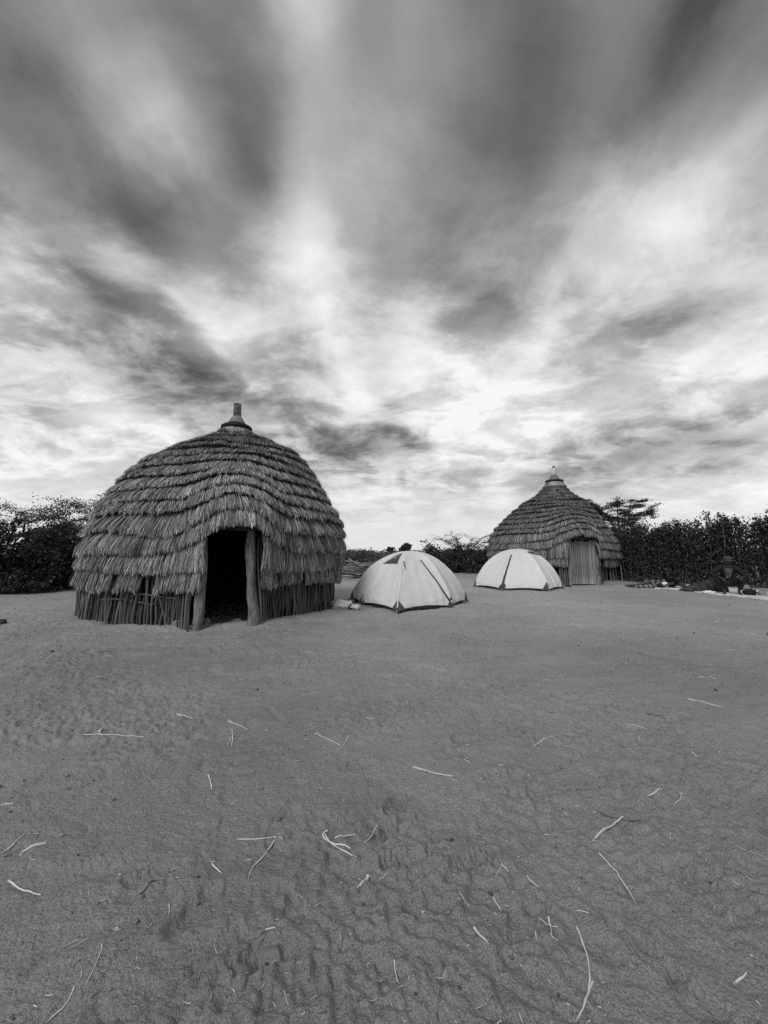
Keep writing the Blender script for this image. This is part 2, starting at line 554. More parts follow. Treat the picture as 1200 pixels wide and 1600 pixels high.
GROUND_ALBEDO = 0.285
M = {
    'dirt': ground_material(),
    'thatch': make_mat('dry_grass_thatch', 0.34, 0.9, var=0.28, vscale=3.0, spec=0.1),
    'stick': make_mat('grey_wood', 0.10, 0.85, var=0.35, vscale=9.0, stretch=(1, 1, 0.15), bump=0.006, bscale=40, obj_var=0.45),
    'post': make_mat('weathered_post_wood', 0.17, 0.85, var=0.6, vscale=22.0, stretch=(1, 1, 0.3), bump=0.03, bscale=30, obj_var=0.1),
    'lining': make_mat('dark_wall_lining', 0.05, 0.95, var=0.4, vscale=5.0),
    'ring': make_mat('dark_bound_ring', 0.02, 0.8, var=0.3, vscale=20.0, bump=0.01, bscale=30),
    'basket': make_mat('woven_cap', 0.19, 0.85, var=0.3, vscale=14.0, bump=0.008, bscale=60),
    'tin': make_mat('old_tin', 0.2, 0.55, var=0.85, vscale=16.0, spec=0.5),
    'plastic': make_mat('white_plastic', 0.5, 0.45, var=0.1, vscale=6.0),
    'door': make_mat('door_wood', 0.22, 0.85, var=0.35, vscale=7.0, stretch=(1, 1, 0.15), bump=0.006, bscale=30, obj_var=0.3),
    'fly': make_mat('tent_fly_fabric', 0.87, 0.6, var=0.045, vscale=5.0, bump=0.004, bscale=14, transl=0.3, spec=0.3),
    'zip': make_mat('dark_tent_trim', 0.06, 0.7, var=0.2, vscale=20),
    'tub': make_mat('dark_groundsheet', 0.06, 0.6, var=0.2, vscale=8),
    'strap': make_mat('pale_strap', 0.6, 0.7, var=0.1, vscale=8),
    'sack': make_mat('pale_sack', 0.6, 0.8, var=0.25, vscale=14, bump=0.02, bscale=18),
    'stone': make_mat('pale_stone', 0.2, 0.9, var=0.3, vscale=12, bump=0.02, bscale=20),
    'leaf': make_mat('dark_foliage', 0.045, 0.6, var=0.3, vscale=1.5, transl=0.15, spec=0.3),
    'leaf_far': make_mat('far_foliage', 0.09, 0.8, var=0.3, vscale=0.4, transl=0.1, spec=0.2),
    'bark': make_mat('dark_bark', 0.055, 0.9, var=0.3, vscale=6, bump=0.01, bscale=30),
    'twig': make_mat('dry_twig', 0.55, 0.85, var=0.3, vscale=14, spec=0.2),
    'twig_dark': make_mat('dark_twig', 0.09, 0.85, var=0.3, vscale=14),
    'wood_pile': make_mat('firewood', 0.22, 0.9, var=0.35, vscale=6, obj_var=0.75),
    'skin': make_mat('dark_skin', 0.035, 0.5, tint=False, var=0.15, vscale=8, spec=0.4),
    'jacket': make_mat('dark_jacket', 0.014, 0.85, tint=False, var=0.3, vscale=12, bump=0.02, bscale=12),
    'shirt': make_mat('printed_shirt', 0.10, 0.85, tint=False, var=0.95, vscale=26, detail=1.0),
    'cap': make_mat('grey_cap', 0.05, 0.85, tint=False, var=0.4, vscale=30),
    'blanket': make_mat('dark_striped_blanket', 0.04, 0.9, var=0.3, vscale=8, bump=0.02, bscale=14),
    'cloth': make_mat('striped_cloth', 0.2, 0.9, var=0.3, vscale=8),
    'mat': make_mat('pale_mat', 0.55, 0.85, var=0.2, vscale=3, bump=0.02, bscale=6),
    'white': make_mat('white_cloth', 0.75, 0.85, var=0.12, vscale=8, bump=0.03, bscale=14),
    'black': make_mat('black_bag', 0.012, 0.7, var=0.2, vscale=8),
}

# ================================================================ ground
PRINTS = []
_r = random.Random(4)
for (px, py, a) in [(672, 1420, 10), (742, 1352, 30), (728, 1158, 5), (622, 1255, 60), (612, 1300, 40), (705, 1180, 20), (640, 1345, 15),
                    (820, 1440, 50), (300, 1430, 70), (420, 1500, 20), (1010, 1490, 120), (840, 1250, 80), (560, 1200, 20), (460, 1330, 160),
                    (250, 1360, 30), (960, 1220, 60), (1090, 1380, 20)]:
    g = gp(px, py)
    PRINTS.append((g[0], g[1], R(a), px < 760 and px > 590))


def ground_h(x, y):
    x = np.asarray(x, float)
    y = np.asarray(y, float)
    d = np.hypot(x, y)
    h = 0.020 * fbm(x * 0.7, y * 0.7, 3, 5)
    wx = x + 0.09 * vnoise(x * 1.3, y * 1.3, 71)
    wy = y + 0.09 * vnoise(x * 1.3, y * 1.3, 72)
    # scuffs and drag marks: elongated, in patches, crossing directions
    patch = sstep(-0.2, 0.5, vnoise(x * 0.9, y * 0.9, 33))
    r1 = vnoise(wx * 3.0 + wy * 2.0, wy * 11 - wx * 3.0, 41)
    r2 = vnoise(wx * 10 + wy * 5, wy * 3.2 - wx * 3.0, 42)
    h = h + patch * 0.009 * r1 + (1 - patch) * 0.006 * r2
    near = 1 - sstep(7, 20, d)
    # churned crumbs with sharp creases in patches, packed smooth dirt between
    ch = sstep(-0.25, 0.35, vnoise(x * 1.1 + 3, y * 1.3, 91) + 0.5 * vnoise(x * 3.1, y * 3.3, 92))
    b1 = np.abs(vnoise(wx * 9, wy * 12, 93))
    b2 = np.abs(vnoise(wx * 21 + 5, wy * 25, 94))
    b3 = vnoise(wx * 37, wy * 41, 95)
    h = h + near * (0.25 + 0.75 * ch) * (0.012 * b1 + 0.014 * b2 + 0.010 * b3)
    # sharp-edged scuffs and sweep marks
    g1 = np.abs(vnoise(wx * 1.6 + wy * 0.9, wy * 5.2 - wx * 0.9, 81))
    g2 = np.abs(vnoise(wx * 4.2 - wy * 1.9, wy * 2.4 + wx * 1.4, 82))
    p1 = sstep(0.0, 0.4, vnoise(x * 0.8 + 5, y * 0.8, 83))
    p2 = sstep(0.1, 0.5, vnoise(x * 0.7, y * 0.7 + 9, 84))
    midr = 1 - sstep(9, 22, d)
    h = h - midr * (0.014 * p1 * np.exp(-(g1 / 0.06) ** 2) + 0.007 * p2 * np.exp(-(g2 / 0.05) ** 2))
    # soil banked up against the hut walls
    for (hx, hy) in ((-3.55, 8.60), (7.35, 17.30)):
        dh = np.hypot(x - hx, y - hy)
        h = h + 0.05 * np.exp(-((dh - 2.52) / 0.22) ** 2) * (1 + 0.6 * vnoise(x * 3, y * 3, 85))
    # small crater-like hoof and heel dents
    c = vnoise(wx * 7.5, wy * 8.5, 61)
    h = h - near * 0.013 * sstep(0.45, 0.85, c)
    for (px, py, a, tread) in PRINTS:
        u = (x - px) * math.cos(a) + (y - py) * math.sin(a)
        v = -(x - px) * math.sin(a) + (y - py) * math.cos(a)
        e = (u / 0.105) ** 2 + (v / 0.045) ** 2 + 0.5 * vnoise(x * 22, y * 22, 77)
        e = np.maximum(e, 0)
        inside = np.exp(-np.clip(e, 0, 9) ** 2)
        rim = np.exp(-((np.sqrt(np.clip(e, 0, 20)) - 1.15) / 0.16) ** 2)
        h = h - 0.018 * inside + 0.011 * rim
        if tread:
            h = h + inside * 0.008 * np.tanh(2 * np.sin(u * 260 + 2.6 * np.abs(np.sin(v * 75)))) * sstep(-0.4, 0.3, vnoise(x * 14, y * 14, 78))
    return h


def build_ground():
    front = np.linspace(R(-62), R(62), 820)
    back = np.linspace(R(62), R(298), 60)[1:-1]
    az = np.concatenate([front, back])
    rr = np.concatenate([[0.02, 0.2, 0.45], np.exp(np.linspace(math.log(0.75), math.log(22), 620)), np.exp(np.linspace(math.log(22), math.log(4000), 60))[1:]])
    A, D = np.meshgrid(az, rr)
    x = D * np.sin(A)
    y = D * np.cos(A)
    z = ground_h(x, y)
    # far off the plain sinks and lifts gently
    z = z + sstep(60, 400, D) * 0.5 * vnoise(x / 150, y / 150, 8)
    mb = MB()
    mb.grid(np.stack([x, y, z], -1)[:, ::-1], closed=True)
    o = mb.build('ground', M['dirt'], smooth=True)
    o['kind'] = 'structure'
    return o


build_ground()


def gz(x, y):
    return float(ground_h(np.array([x]), np.array([y]))[0])


# ================================================================ huts
def curve_pts(a, b, n, bend, rng):
    """a slightly crooked line from a to b"""
    a, b = np.asarray(a, float), np.asarray(b, float)
    t = np.linspace(0, 1, n)[:, None]
    p = a + (b - a) * t
    L = np.linalg.norm(b - a)
    for k in (1, 2, 3):
        p = p + np.sin(t * math.pi * k) * rng.normal(size=(1, 3)) * L * bend / k
    return p


STICKS = []
_rs = np.random.default_rng(3)
for k in range(14):
    p = curve_pts((0, 0, 0), (0, 0, 1), 7, 0.022, _rs)
    mb = MB()
    mb.tubes(p, np.linspace(1, 0.8, 7)[None] * (0.017 + 0.012 * _rs.random()) * (1 + 0.12 * _rs.normal(size=7))[None], 6)
    STICKS.append(mb.mesh('wall_stick', M['stick'], True))


def place_stick(mesh, a, b, parent, name='wall_stick', thick=1.0, spin=0.0):
    """a shared stick mesh laid from a to b (parent space = world, parent at identity rotation)"""
    a, b = Vector(a), Vector(b)
    d = b - a
    o = bpy.data.objects.new(name, mesh)
    COL.objects.link(o)
    o.parent = parent
    o.location = a - parent.location
    q = d.to_track_quat('Z', 'Y') @ Quaternion((0, 0, 1), spin)
    o.rotation_mode = 'QUATERNION'
    o.rotation_quaternion = q
    o.scale = (thick, thick, d.length)
    return o


def build_hut(label, centre, lean_dir, prof, door_dir, tiers, lintel, porch, post_r, seed, tier_tint, gaps=(), n_sticks=150, dens=1.0, closed_door=False):
    rng = np.random.default_rng(seed)
    cx, cy = centre
    hut = thing('thatched_hut', label, 'hut', (cx, cy, 0), 0, 'thatched huts on the bare yard')
    prof = np.array(prof, float)                       # z, r, lean from the top down
    prof = prof[np.argsort(-prof[:, 0])]
    # the outline was taken over the thatch: step in by its thickness, square to the slope
    gz_, gr_ = np.gradient(prof[:, 0]), np.gradient(prof[:, 1])
    gl_ = np.hypot(gz_, gr_)
    zz, rr, oo = prof[:, 0] - 0.15 * gr_ / gl_, prof[:, 1] + 0.15 * gz_ / gl_, prof[:, 2]
    zz[-1] = 0.0
    zz = np.minimum.accumulate(zz - np.arange(len(zz)) * 1e-5)
    ds = np.hypot(np.diff(zz), np.diff(rr))
    ss = np.concatenate([[0], np.cumsum(ds)])
    s_of_z = lambda z: np.interp(-np.asarray(z, float), -zz, ss)
    dphi = math.atan2(door_dir[1], door_dir[0])
    up_hi, push_amt, pw = porch['top'], porch['push'], porch['half']

    def lat_of(phi, r):
        d = phi - dphi
        return np.where(np.cos(d) > 0, r * np.sin(d), 99.0)

    def surf(phi, s, off):
        """local point of the roof skin at bearing phi, distance s down the slope, lifted by off"""
        z = np.interp(s, ss, zz)
        r = np.interp(s, ss, rr)
        o = np.interp(s, ss, oo)
        e = 0.02
        dz = np.interp(s + e, ss, zz) - np.interp(s - e, ss, zz)
        dr = np.interp(s + e, ss, rr) - np.interp(s - e, ss, rr)
        L = np.hypot(dz, dr) + 1e-9
        nr, nz = -dz / L, dr / L
        lat = lat_of(phi, r)
        fl = np.exp(-np.clip(np.abs(lat) / pw, 0, 3) ** 4)
        push = push_amt * fl * (1 - sstep(porch['low'], up_hi, z))
        wob = 0.05 * vnoise(np.cos(phi) * 2.2 + seed, np.sin(phi) * 2.2 + s * 0.8, seed)
        r2 = r + push + wob + off * nr
        return np.stack([r2 * np.cos(phi) + lean_dir[0] * o, r2 * np.sin(phi) + lean_dir[1] * o, z + off * nz], -1)

    # ---- thatch tiers
    for ti, (ze, dz_porch) in enumerate(tiers):
        s_e0 = float(s_of_z(ze))
        last = ti == len(tiers) - 1
        z_up = tiers[ti + 1][0] if not last else zz[0]
        s_up = float(s_of_z(z_up)) if not last else 0.0
        length = (s_e0 - s_up) + (0.13 if not last else 0.0)
        r_e = float(np.interp(s_e0, ss, rr)) + 0.08

        def edge(phi):
            lat = lat_of(phi, r_e)
            raise_ = dz_porch * np.exp(-np.clip(np.abs(lat) / (pw * 1.0), 0, 3) ** 2.4)
            sag = 0.07 * vnoise(phi * 1.9 + ti * 5.3, phi * 0 + ti * 1.7, seed + 3) + 0.016 * vnoise(phi * 7 + ti * 3.1, phi * 0 + 2, seed + 4)
            return s_e0 - raise_ + sag * min(1.0, r_e)

        def top_of(phi, e):
            if last:
                return np.full_like(phi, 0.0005)
            lat = lat_of(phi, r_e)
            up = tiers[ti + 1][1] * np.exp(-np.clip(np.abs(lat) / (pw * 1.0), 0, 3) ** 2.4)
            return np.maximum(np.minimum(s_up - up - 0.13, e - 0.2), 0.0005)

        below = (ze + dz_porch) < lintel - 0.06

        def in_door(phi):
            lat = lat_of(phi, r_e + push_amt)
            return below & (np.abs(lat) < porch['door'])
        mb = MB()
        # solid body of the tier, thin above and thick at the lip
        nc = max(40, int(2 * math.pi * r_e / 0.06))
        ph = np.linspace(0, 2 * math.pi, nc, endpoint=False)
        eb = edge(ph)
        bt = 0.018 * vnoise(ph * 30, ph * 0 + ti, seed + 9)
        rows = []
        thick = 0.185 if r_e > 1.2 else 0.12
        tb = top_of(ph, eb)
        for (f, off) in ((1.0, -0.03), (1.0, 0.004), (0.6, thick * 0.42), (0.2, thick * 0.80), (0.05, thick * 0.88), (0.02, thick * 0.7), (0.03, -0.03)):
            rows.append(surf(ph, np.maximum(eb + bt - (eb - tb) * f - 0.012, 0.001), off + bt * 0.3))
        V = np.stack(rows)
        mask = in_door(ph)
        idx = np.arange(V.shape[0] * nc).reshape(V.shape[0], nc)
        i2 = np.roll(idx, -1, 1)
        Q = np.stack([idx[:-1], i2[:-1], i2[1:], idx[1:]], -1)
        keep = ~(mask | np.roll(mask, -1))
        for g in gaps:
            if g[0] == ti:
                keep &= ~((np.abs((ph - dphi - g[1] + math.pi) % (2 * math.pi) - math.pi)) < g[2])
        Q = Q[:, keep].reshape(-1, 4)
        st_ = np.repeat(np.array([0.2, 0.2, 0.25, 0.3, 0.3, 0.12, 0.1]) * tier_tint[ti], nc)  # shade between the straw and under the lip painted into the tint
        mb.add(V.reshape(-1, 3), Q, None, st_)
        # bundles of straw
        nb = max(14, int(2 * math.pi * r_e / 0.075))
        per = int(round(19 * dens))
        bphi = (np.arange(nb) + rng.uniform(-0.3, 0.3, nb)) * 2 * math.pi / nb
        bl = rng.normal(0, 0.012, nb)
        btint = np.clip(rng.normal(1.0, 0.15, nb), 0.5, 1.6)
        blift = rng.normal(0, 0.010, nb)
        bsl = rng.normal(0, 0.07, nb)
        for layer in range(2):
            sp = np.repeat(bphi, per) + rng.uniform(-0.6, 0.6, nb * per) * 2 * math.pi / nb
            e = edge(sp)
            ok = ~in_door(sp)
            for g in gaps:
                if g[0] == ti:
                    ok &= ~((np.abs((sp - dphi - g[1] + math.pi) % (2 * math.pi) - math.pi)) < g[2])
            sp, e = sp[ok], e[ok]
            L_ = np.repeat(bl, per)[ok]
            tn = np.repeat(btint, per)[ok]
            lf = np.repeat(blift, per)[ok]
            sl = np.repeat(bsl, per)[ok]
            m = len(sp)
            if m == 0:
                continue
            end = e + L_ + rng.normal(0, 0.016, m) - 0.012 - (0.06 * layer * rng.random(m))
            start = np.maximum(end - (e - top_of(sp, e)) * rng.uniform(0.85, 1.05, m), 0.0005)
            slant = sl + rng.normal(0, 0.09, m)
            pts = []
            offs_end = thick * (0.86 + 0.2 * rng.random(m)) + lf + 0.008 * layer
            stray = rng.random(m) < 0.05
            offs_end = offs_end + stray * rng.uniform(0.01, 0.06, m)
            end = end + stray * rng.uniform(-0.05, 0.04, m)
            offs_start = 0.004 + 0.012 * rng.random(m)
            for f in (0.0, 0.5, 0.88, 1.0):
                s_ = start + (end - start) * f
                off = offs_start + (offs_end - offs_start) * f ** 0.8
                if f == 1.0:
                    off = off - 0.02
                pts.append(surf(sp + slant * (end - start) * (f - 0.5) / max(r_e, 0.4), s_, off))
            P = np.stack(pts, 1)
            d = P[:, 2] - P[:, 1]
            rad = np.stack([np.cos(sp), np.sin(sp), np.zeros(m)], -1)
            tang = np.stack([-np.sin(sp), np.cos(sp), np.zeros(m)], -1)
            tilt = rng.normal(0, 0.55, m)[:, None]
            side = tang * np.cos(tilt) + rad * np.sin(tilt)
            w = rng.uniform(0.0028, 0.0062, m)[:, None] * np.array([0.9, 1.0, 0.9, 0.45])[None] / math.sqrt(dens)
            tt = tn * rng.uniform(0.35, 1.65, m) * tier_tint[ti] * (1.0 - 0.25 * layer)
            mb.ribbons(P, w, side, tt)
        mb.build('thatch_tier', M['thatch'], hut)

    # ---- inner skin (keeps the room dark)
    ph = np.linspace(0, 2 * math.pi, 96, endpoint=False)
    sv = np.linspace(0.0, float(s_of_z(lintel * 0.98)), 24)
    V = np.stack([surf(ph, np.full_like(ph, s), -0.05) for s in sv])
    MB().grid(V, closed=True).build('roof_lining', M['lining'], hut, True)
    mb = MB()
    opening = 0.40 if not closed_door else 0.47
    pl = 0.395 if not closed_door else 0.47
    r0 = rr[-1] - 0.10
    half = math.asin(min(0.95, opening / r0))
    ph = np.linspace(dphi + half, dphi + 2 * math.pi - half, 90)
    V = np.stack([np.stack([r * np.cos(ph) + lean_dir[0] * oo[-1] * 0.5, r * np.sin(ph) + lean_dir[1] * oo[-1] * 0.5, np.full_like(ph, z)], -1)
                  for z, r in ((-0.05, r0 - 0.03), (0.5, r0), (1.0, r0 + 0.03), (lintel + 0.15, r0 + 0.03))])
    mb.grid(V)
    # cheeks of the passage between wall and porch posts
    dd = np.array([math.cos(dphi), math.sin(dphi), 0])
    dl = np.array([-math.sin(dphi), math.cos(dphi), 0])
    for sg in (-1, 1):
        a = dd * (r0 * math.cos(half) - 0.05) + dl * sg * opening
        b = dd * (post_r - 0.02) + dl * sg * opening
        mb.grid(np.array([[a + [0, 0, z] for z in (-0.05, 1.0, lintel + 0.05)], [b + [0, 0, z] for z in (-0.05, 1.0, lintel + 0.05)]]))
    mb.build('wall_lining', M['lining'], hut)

    # ---- stick wall
    span = R(125)
    for k in range(n_sticks):
        ph_ = dphi + (-span + 2 * span * (k + rng.uniform(-0.4, 0.4)) / (n_sticks - 1))
        r = float(rr[-1]) + 0.075 + rng.normal(0, 0.02)
        lat = r * math.sin(ph_ - dphi)
        inpor = math.cos(ph_ - dphi) > 0 and abs(lat) < 0.62
        if inpor:
            continue
        lean_a = rng.normal(0, 0.014) + (rng.normal(0, 0.055) if rng.random() < 0.2 else 0)
        hgt = rng.uniform(0.72, 1.0)
        flare = rng.uniform(-0.01, 0.05) * (1 if rng.random() < 0.85 else 1.8)
        a = Vector((cx + (r + flare) * math.cos(ph_ + lean_a), cy + (r + flare) * math.sin(ph_ + lean_a), -0.03))
        b = Vector((cx + (r - 0.02) * math.cos(ph_), cy + (r - 0.02) * math.sin(ph_), hgt))
        place_stick(STICKS[int(rng.integers(14))], a, b, hut, 'wall_stick', rng.uniform(0.45, 1.0), rng.uniform(0, 6.28))
    # sticks packed beside the porch posts
    for sg in (-1, 1):
        for k in range(9):
            f = k / 8
            l0 = opening + 0.10 + 0.05 * rng.random()
            base = dd * (r0 * 0.97 + (post_r - r0 * 0.97) * f) + dl * sg * (l0 + 0.10 * (1 - f) * rng.random())
            a = Vector((cx, cy, 0)) + Vector(base) + Vector((rng.normal(0, 0.02), rng.normal(0, 0.02), -0.03))
            b = Vector((cx, cy, 0)) + Vector(dd * (r0 * 0.97 + (post_r - 0.05 - r0 * 0.97) * f)) + Vector(dl * sg * (l0 - 0.02)) + Vector((rng.normal(0, 0.02), rng.normal(0, 0.02), rng.uniform(0.95, 1.2)))
            place_stick(STICKS[int(rng.integers(14))], a, b, hut, 'wall_stick', rng.uniform(0.5, 0.9), rng.uniform(0, 6.28))
        for k in range(7):
            l0 = pl + 0.10 + 0.025 * k + rng.normal(0, 0.008)
            rb_ = post_r - 0.02 - 0.035 * k
            a = Vector((cx, cy, 0)) + Vector(dd * rb_) + Vector(dl * sg * (l0 + 0.03)) + Vector((0, 0, -0.03))
            b = Vector((cx, cy, 0)) + Vector(dd * (rb_ - 0.08)) + Vector(dl * sg * (l0 - 0.03)) + Vector((0, 0, rng.uniform(1.25, 1.5)))
            place_stick(STICKS[int(rng.integers(14))], a, b, hut, 'wall_stick', rng.uniform(0.6, 0.95), rng.uniform(0, 6.28))
    # horizontal withies tied round the wall
    for (z, p0, p1) in ((0.42, -0.85, -0.42), (0.50, -0.62, -0.30), (0.47, 0.95, 1.4)):
        ph = np.linspace(dphi + p0, dphi + p1, 14)
        r = rr[-1] + 0.105 + rng.normal(0, 0.006, 14)
        zz_ = z + 0.03 * np.sin(np.linspace(0, 5, 14)) + rng.normal(0, 0.006, 14)
        mb = MB()
        mb.tubes(np.stack([r * np.cos(ph), r * np.sin(ph), zz_], -1), np.full((1, 14), 0.011), 5)
        mb.build('wall_lashing', M['stick'], hut, True)

    # ---- door posts
    for sg in (-1, 1):
        n = 15
        t = np.linspace(0, 1, n)
        bot = dd * post_r + dl * sg * pl
        top = dd * (post_r - 0.10) + dl * sg * (pl - 0.035)
        p = bot[None] * (1 - t)[:, None] + top[None] * t[:, None]
        p[:, 2] = -0.06 + t * (lintel + 0.12)
        p += dl[None] * (0.022 * np.sin(t * 5 + sg) + 0.01 * np.sin(t * 13))[:, None]
        wv = 0.080 + 0.006 * sg - 0.012 * t + 0.007 * np.sin(t * 9 + sg) + rng.normal(0, 0.003, n)
        if sg > 0:
            wv[:3] += np.array([0.02, 0.012, 0.004])
        tq = np.linspace(0, 1, 48)
        p = np.stack([np.interp(tq, t, p[:, i]) for i in range(3)], -1)
        wv = np.interp(tq, t, wv)
        mb = MB()
        mb.tubes(p, wv[None], 18)
        V_ = mb.V[0]
        cen = np.repeat(p, 18, 0)
        dv_ = V_ - cen
        aa = np.tile(np.arange(18) * 2 * math.pi / 18, 48)
        tz = np.repeat(tq, 18)
        k_ = 1 + 0.12 * vnoise(np.cos(aa) * 2.2 + sg * 5, tz * 7 + np.sin(aa) * 2, seed) + 0.07 * vnoise(aa * 3.0, tz * 9, seed + 2) + 0.05 * vnoise(aa * 6.0, tz * 40, seed + 3)
        mb.V[0] = cen + dv_ * k_[:, None]
        mb.build('door_post', M['post'], hut, True)
    p = np.array([dd * (post_r - 0.12) + dl * l for l in np.linspace(-0.62, 0.62, 9)])
    p[:, 2] = lintel + 0.06 + 0.01 * np.sin(np.arange(9))
    mb = MB()
    mb.tubes(p, np.full((1, 9), 0.045), 8)
    mb.build('lintel_beam', M['post'], hut, True)
    p = np.array([dd * (post_r - 0.34) + dl * l for l in np.linspace(-0.46, 0.46, 9)])
    p[:, 2] = 0.0 + 0.008 * np.sin(np.arange(9) * 1.7)
    mb = MB()
    mb.tubes(p, np.full((1, 9), 0.05), 8)
    mb.build('threshold_log', M['stick'], hut, True)
    return hut, dd, dl, surf, rng


def cap_parts(hut, off, z_ring, r_ring, z0):
    """straw neck, dark bound ring and woven cone on the tip of a roof"""
    ox, oy = off
    rng = np.random.default_rng(int(z_ring * 100))
    mb = MB()
    mb.lathe([(r_ring * 1.42, z0 - 0.10), (r_ring * 1.25, z0 - 0.02), (r_ring * 1.05, z0 + (z_ring - z0) * 0.45), (r_ring * 0.92, z_ring)], 40, (ox, oy, 0), 0.7, 0.05, 3)
    n = 900
    a = rng.uniform(0, 2 * math.pi, n)
    P = []
    for f, r, z in ((0, 0.93, z_ring), (0.5, 1.07, z0 + (z_ring - z0) * 0.45), (0.85, 1.28, z0 - 0.02), (1, 1.50, z0 - 0.10)):
        rad = r_ring * r + 0.012 + 0.012 * rng.random(n)
        P.append(np.stack([ox + rad * np.cos(a), oy + rad * np.sin(a), z + rng.normal(0, 0.012, n)], -1))
    P = np.stack(P, 1)
    mb.ribbons(P, np.full((n, 4), 0.006), np.stack([-np.sin(a), np.cos(a), np.zeros(n)], -1), rng.uniform(0.6, 1.4, n) * 0.95)
    mb.build('thatch_neck', M['thatch'], hut)
    k = 48
    ang = np.linspace(0, 2 * math.pi, k, endpoint=False)
    prof = [(r_ring + 0.058 * math.cos(q), z_ring + 0.02 + 0.056 * math.sin(q)) for q in np.linspace(0, 2 * math.pi, 11)[:-1]]
    V = np.stack([np.stack([ox + (r + 0.006 * np.sin(ang * 17)) * np.cos(ang), oy + (r + 0.006 * np.sin(ang * 17)) * np.sin(ang), np.full(k, z)], -1) for r, z in prof + prof[:1]])
    MB().grid(V, closed=True).build('roof_ring', M['ring'], hut, True)


def hut_one():
    a = R(-22.7)
    c = (9.3 * math.sin(a), 9.3 * math.cos(a))
    perp = (math.cos(a), -math.sin(a))
    prof = [(0.0, 2.49, 0.02), (0.4, 2.51, 0.02), (0.8, 2.57, 0.06), (1.2, 2.59, 0.08), (1.5, 2.57, 0.11), (1.8, 2.51, 0.12), (2.1, 2.39, 0.11),
            (2.4, 2.21, 0.10), (2.7, 2.03, 0.11), (3.0, 1.81, 0.16), (3.2, 1.59, 0.24), (3.4, 1.35, 0.29), (3.6, 1.05, 0.30), (3.75, 0.79, 0.28), (3.86, 0.55, 0.23), (3.95, 0.40, 0.20)]
    pA, pB = gp(310, 985), gp(392, 980)
    mid = (pA + pB) / 2
    dv = np.array([mid[0] - c[0], mid[1] - c[1]])
    pr = float(np.linalg.norm(dv))
    tiers = [(0.58, 0.0), (0.88, 0.0), (1.18, 0.40), (1.46, 0.42), (1.72, 0.38), (1.96, 0.35), (2.2, 0.31), (2.42, 0.25), (2.64, 0.18), (2.86, 0.10), (3.06, 0.04),
             (3.25, 0), (3.43, 0), (3.59, 0), (3.73, 0), (3.86, 0)]
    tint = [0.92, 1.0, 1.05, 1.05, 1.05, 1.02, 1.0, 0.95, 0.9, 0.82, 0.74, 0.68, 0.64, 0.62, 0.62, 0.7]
    gaps = [(0, -0.50, 0.06), (0, -1.02, 0.03), (0, -0.62, 0.012), (0, -0.86, 0.014), (0, 0.52, 0.014), (1, -0.93, 0.008), (0, 0.30, 0.02), (0, -0.72, 0.015), (0, 0.82, 0.012)]
    hut, dd, dl, surf, rng = build_hut('large domed thatched hut with a dark open doorway and stick wall', c, perp, prof, dv / pr, tiers, 1.58,
                                       dict(top=3.0, low=1.85, push=pr - 2.34, half=0.60, door=0.44), pr, 11, tint, gaps, 400)
    off = (perp[0] * 0.19, perp[1] * 0.19)
    cap_parts(hut, off, 4.02, 0.285, 3.90)
    mb = MB()
    mb.lathe([(0.235, 4.03), (0.225, 4.12), (0.20, 4.125), (0.185, 4.18), (0.12, 4.29), (0.095, 4.32)], 32, (off[0], off[1], 0), 1.0, 0.03, 2)
    cone = mb.build('cap_cone', M['basket'], hut, True)
    mb = MB()
    mb.lathe([(0.222, 4.118), (0.232, 4.126), (0.222, 4.138)], 32, (off[0], off[1], 0))
    mb.build('binding', M['ring'], cone, True)
    mb = MB()
    mb.lathe([(0.088, 4.30), (0.084, 4.60), (0.088, 4.605), (0.088, 4.625), (0.078, 4.63), (0.07, 4.55)], 24, (off[0], off[1], 0), 1.0, 0.03, 5)
    mb.build('tin_can', M['tin'], hut, True)
    return hut, c, dd, dl, pr


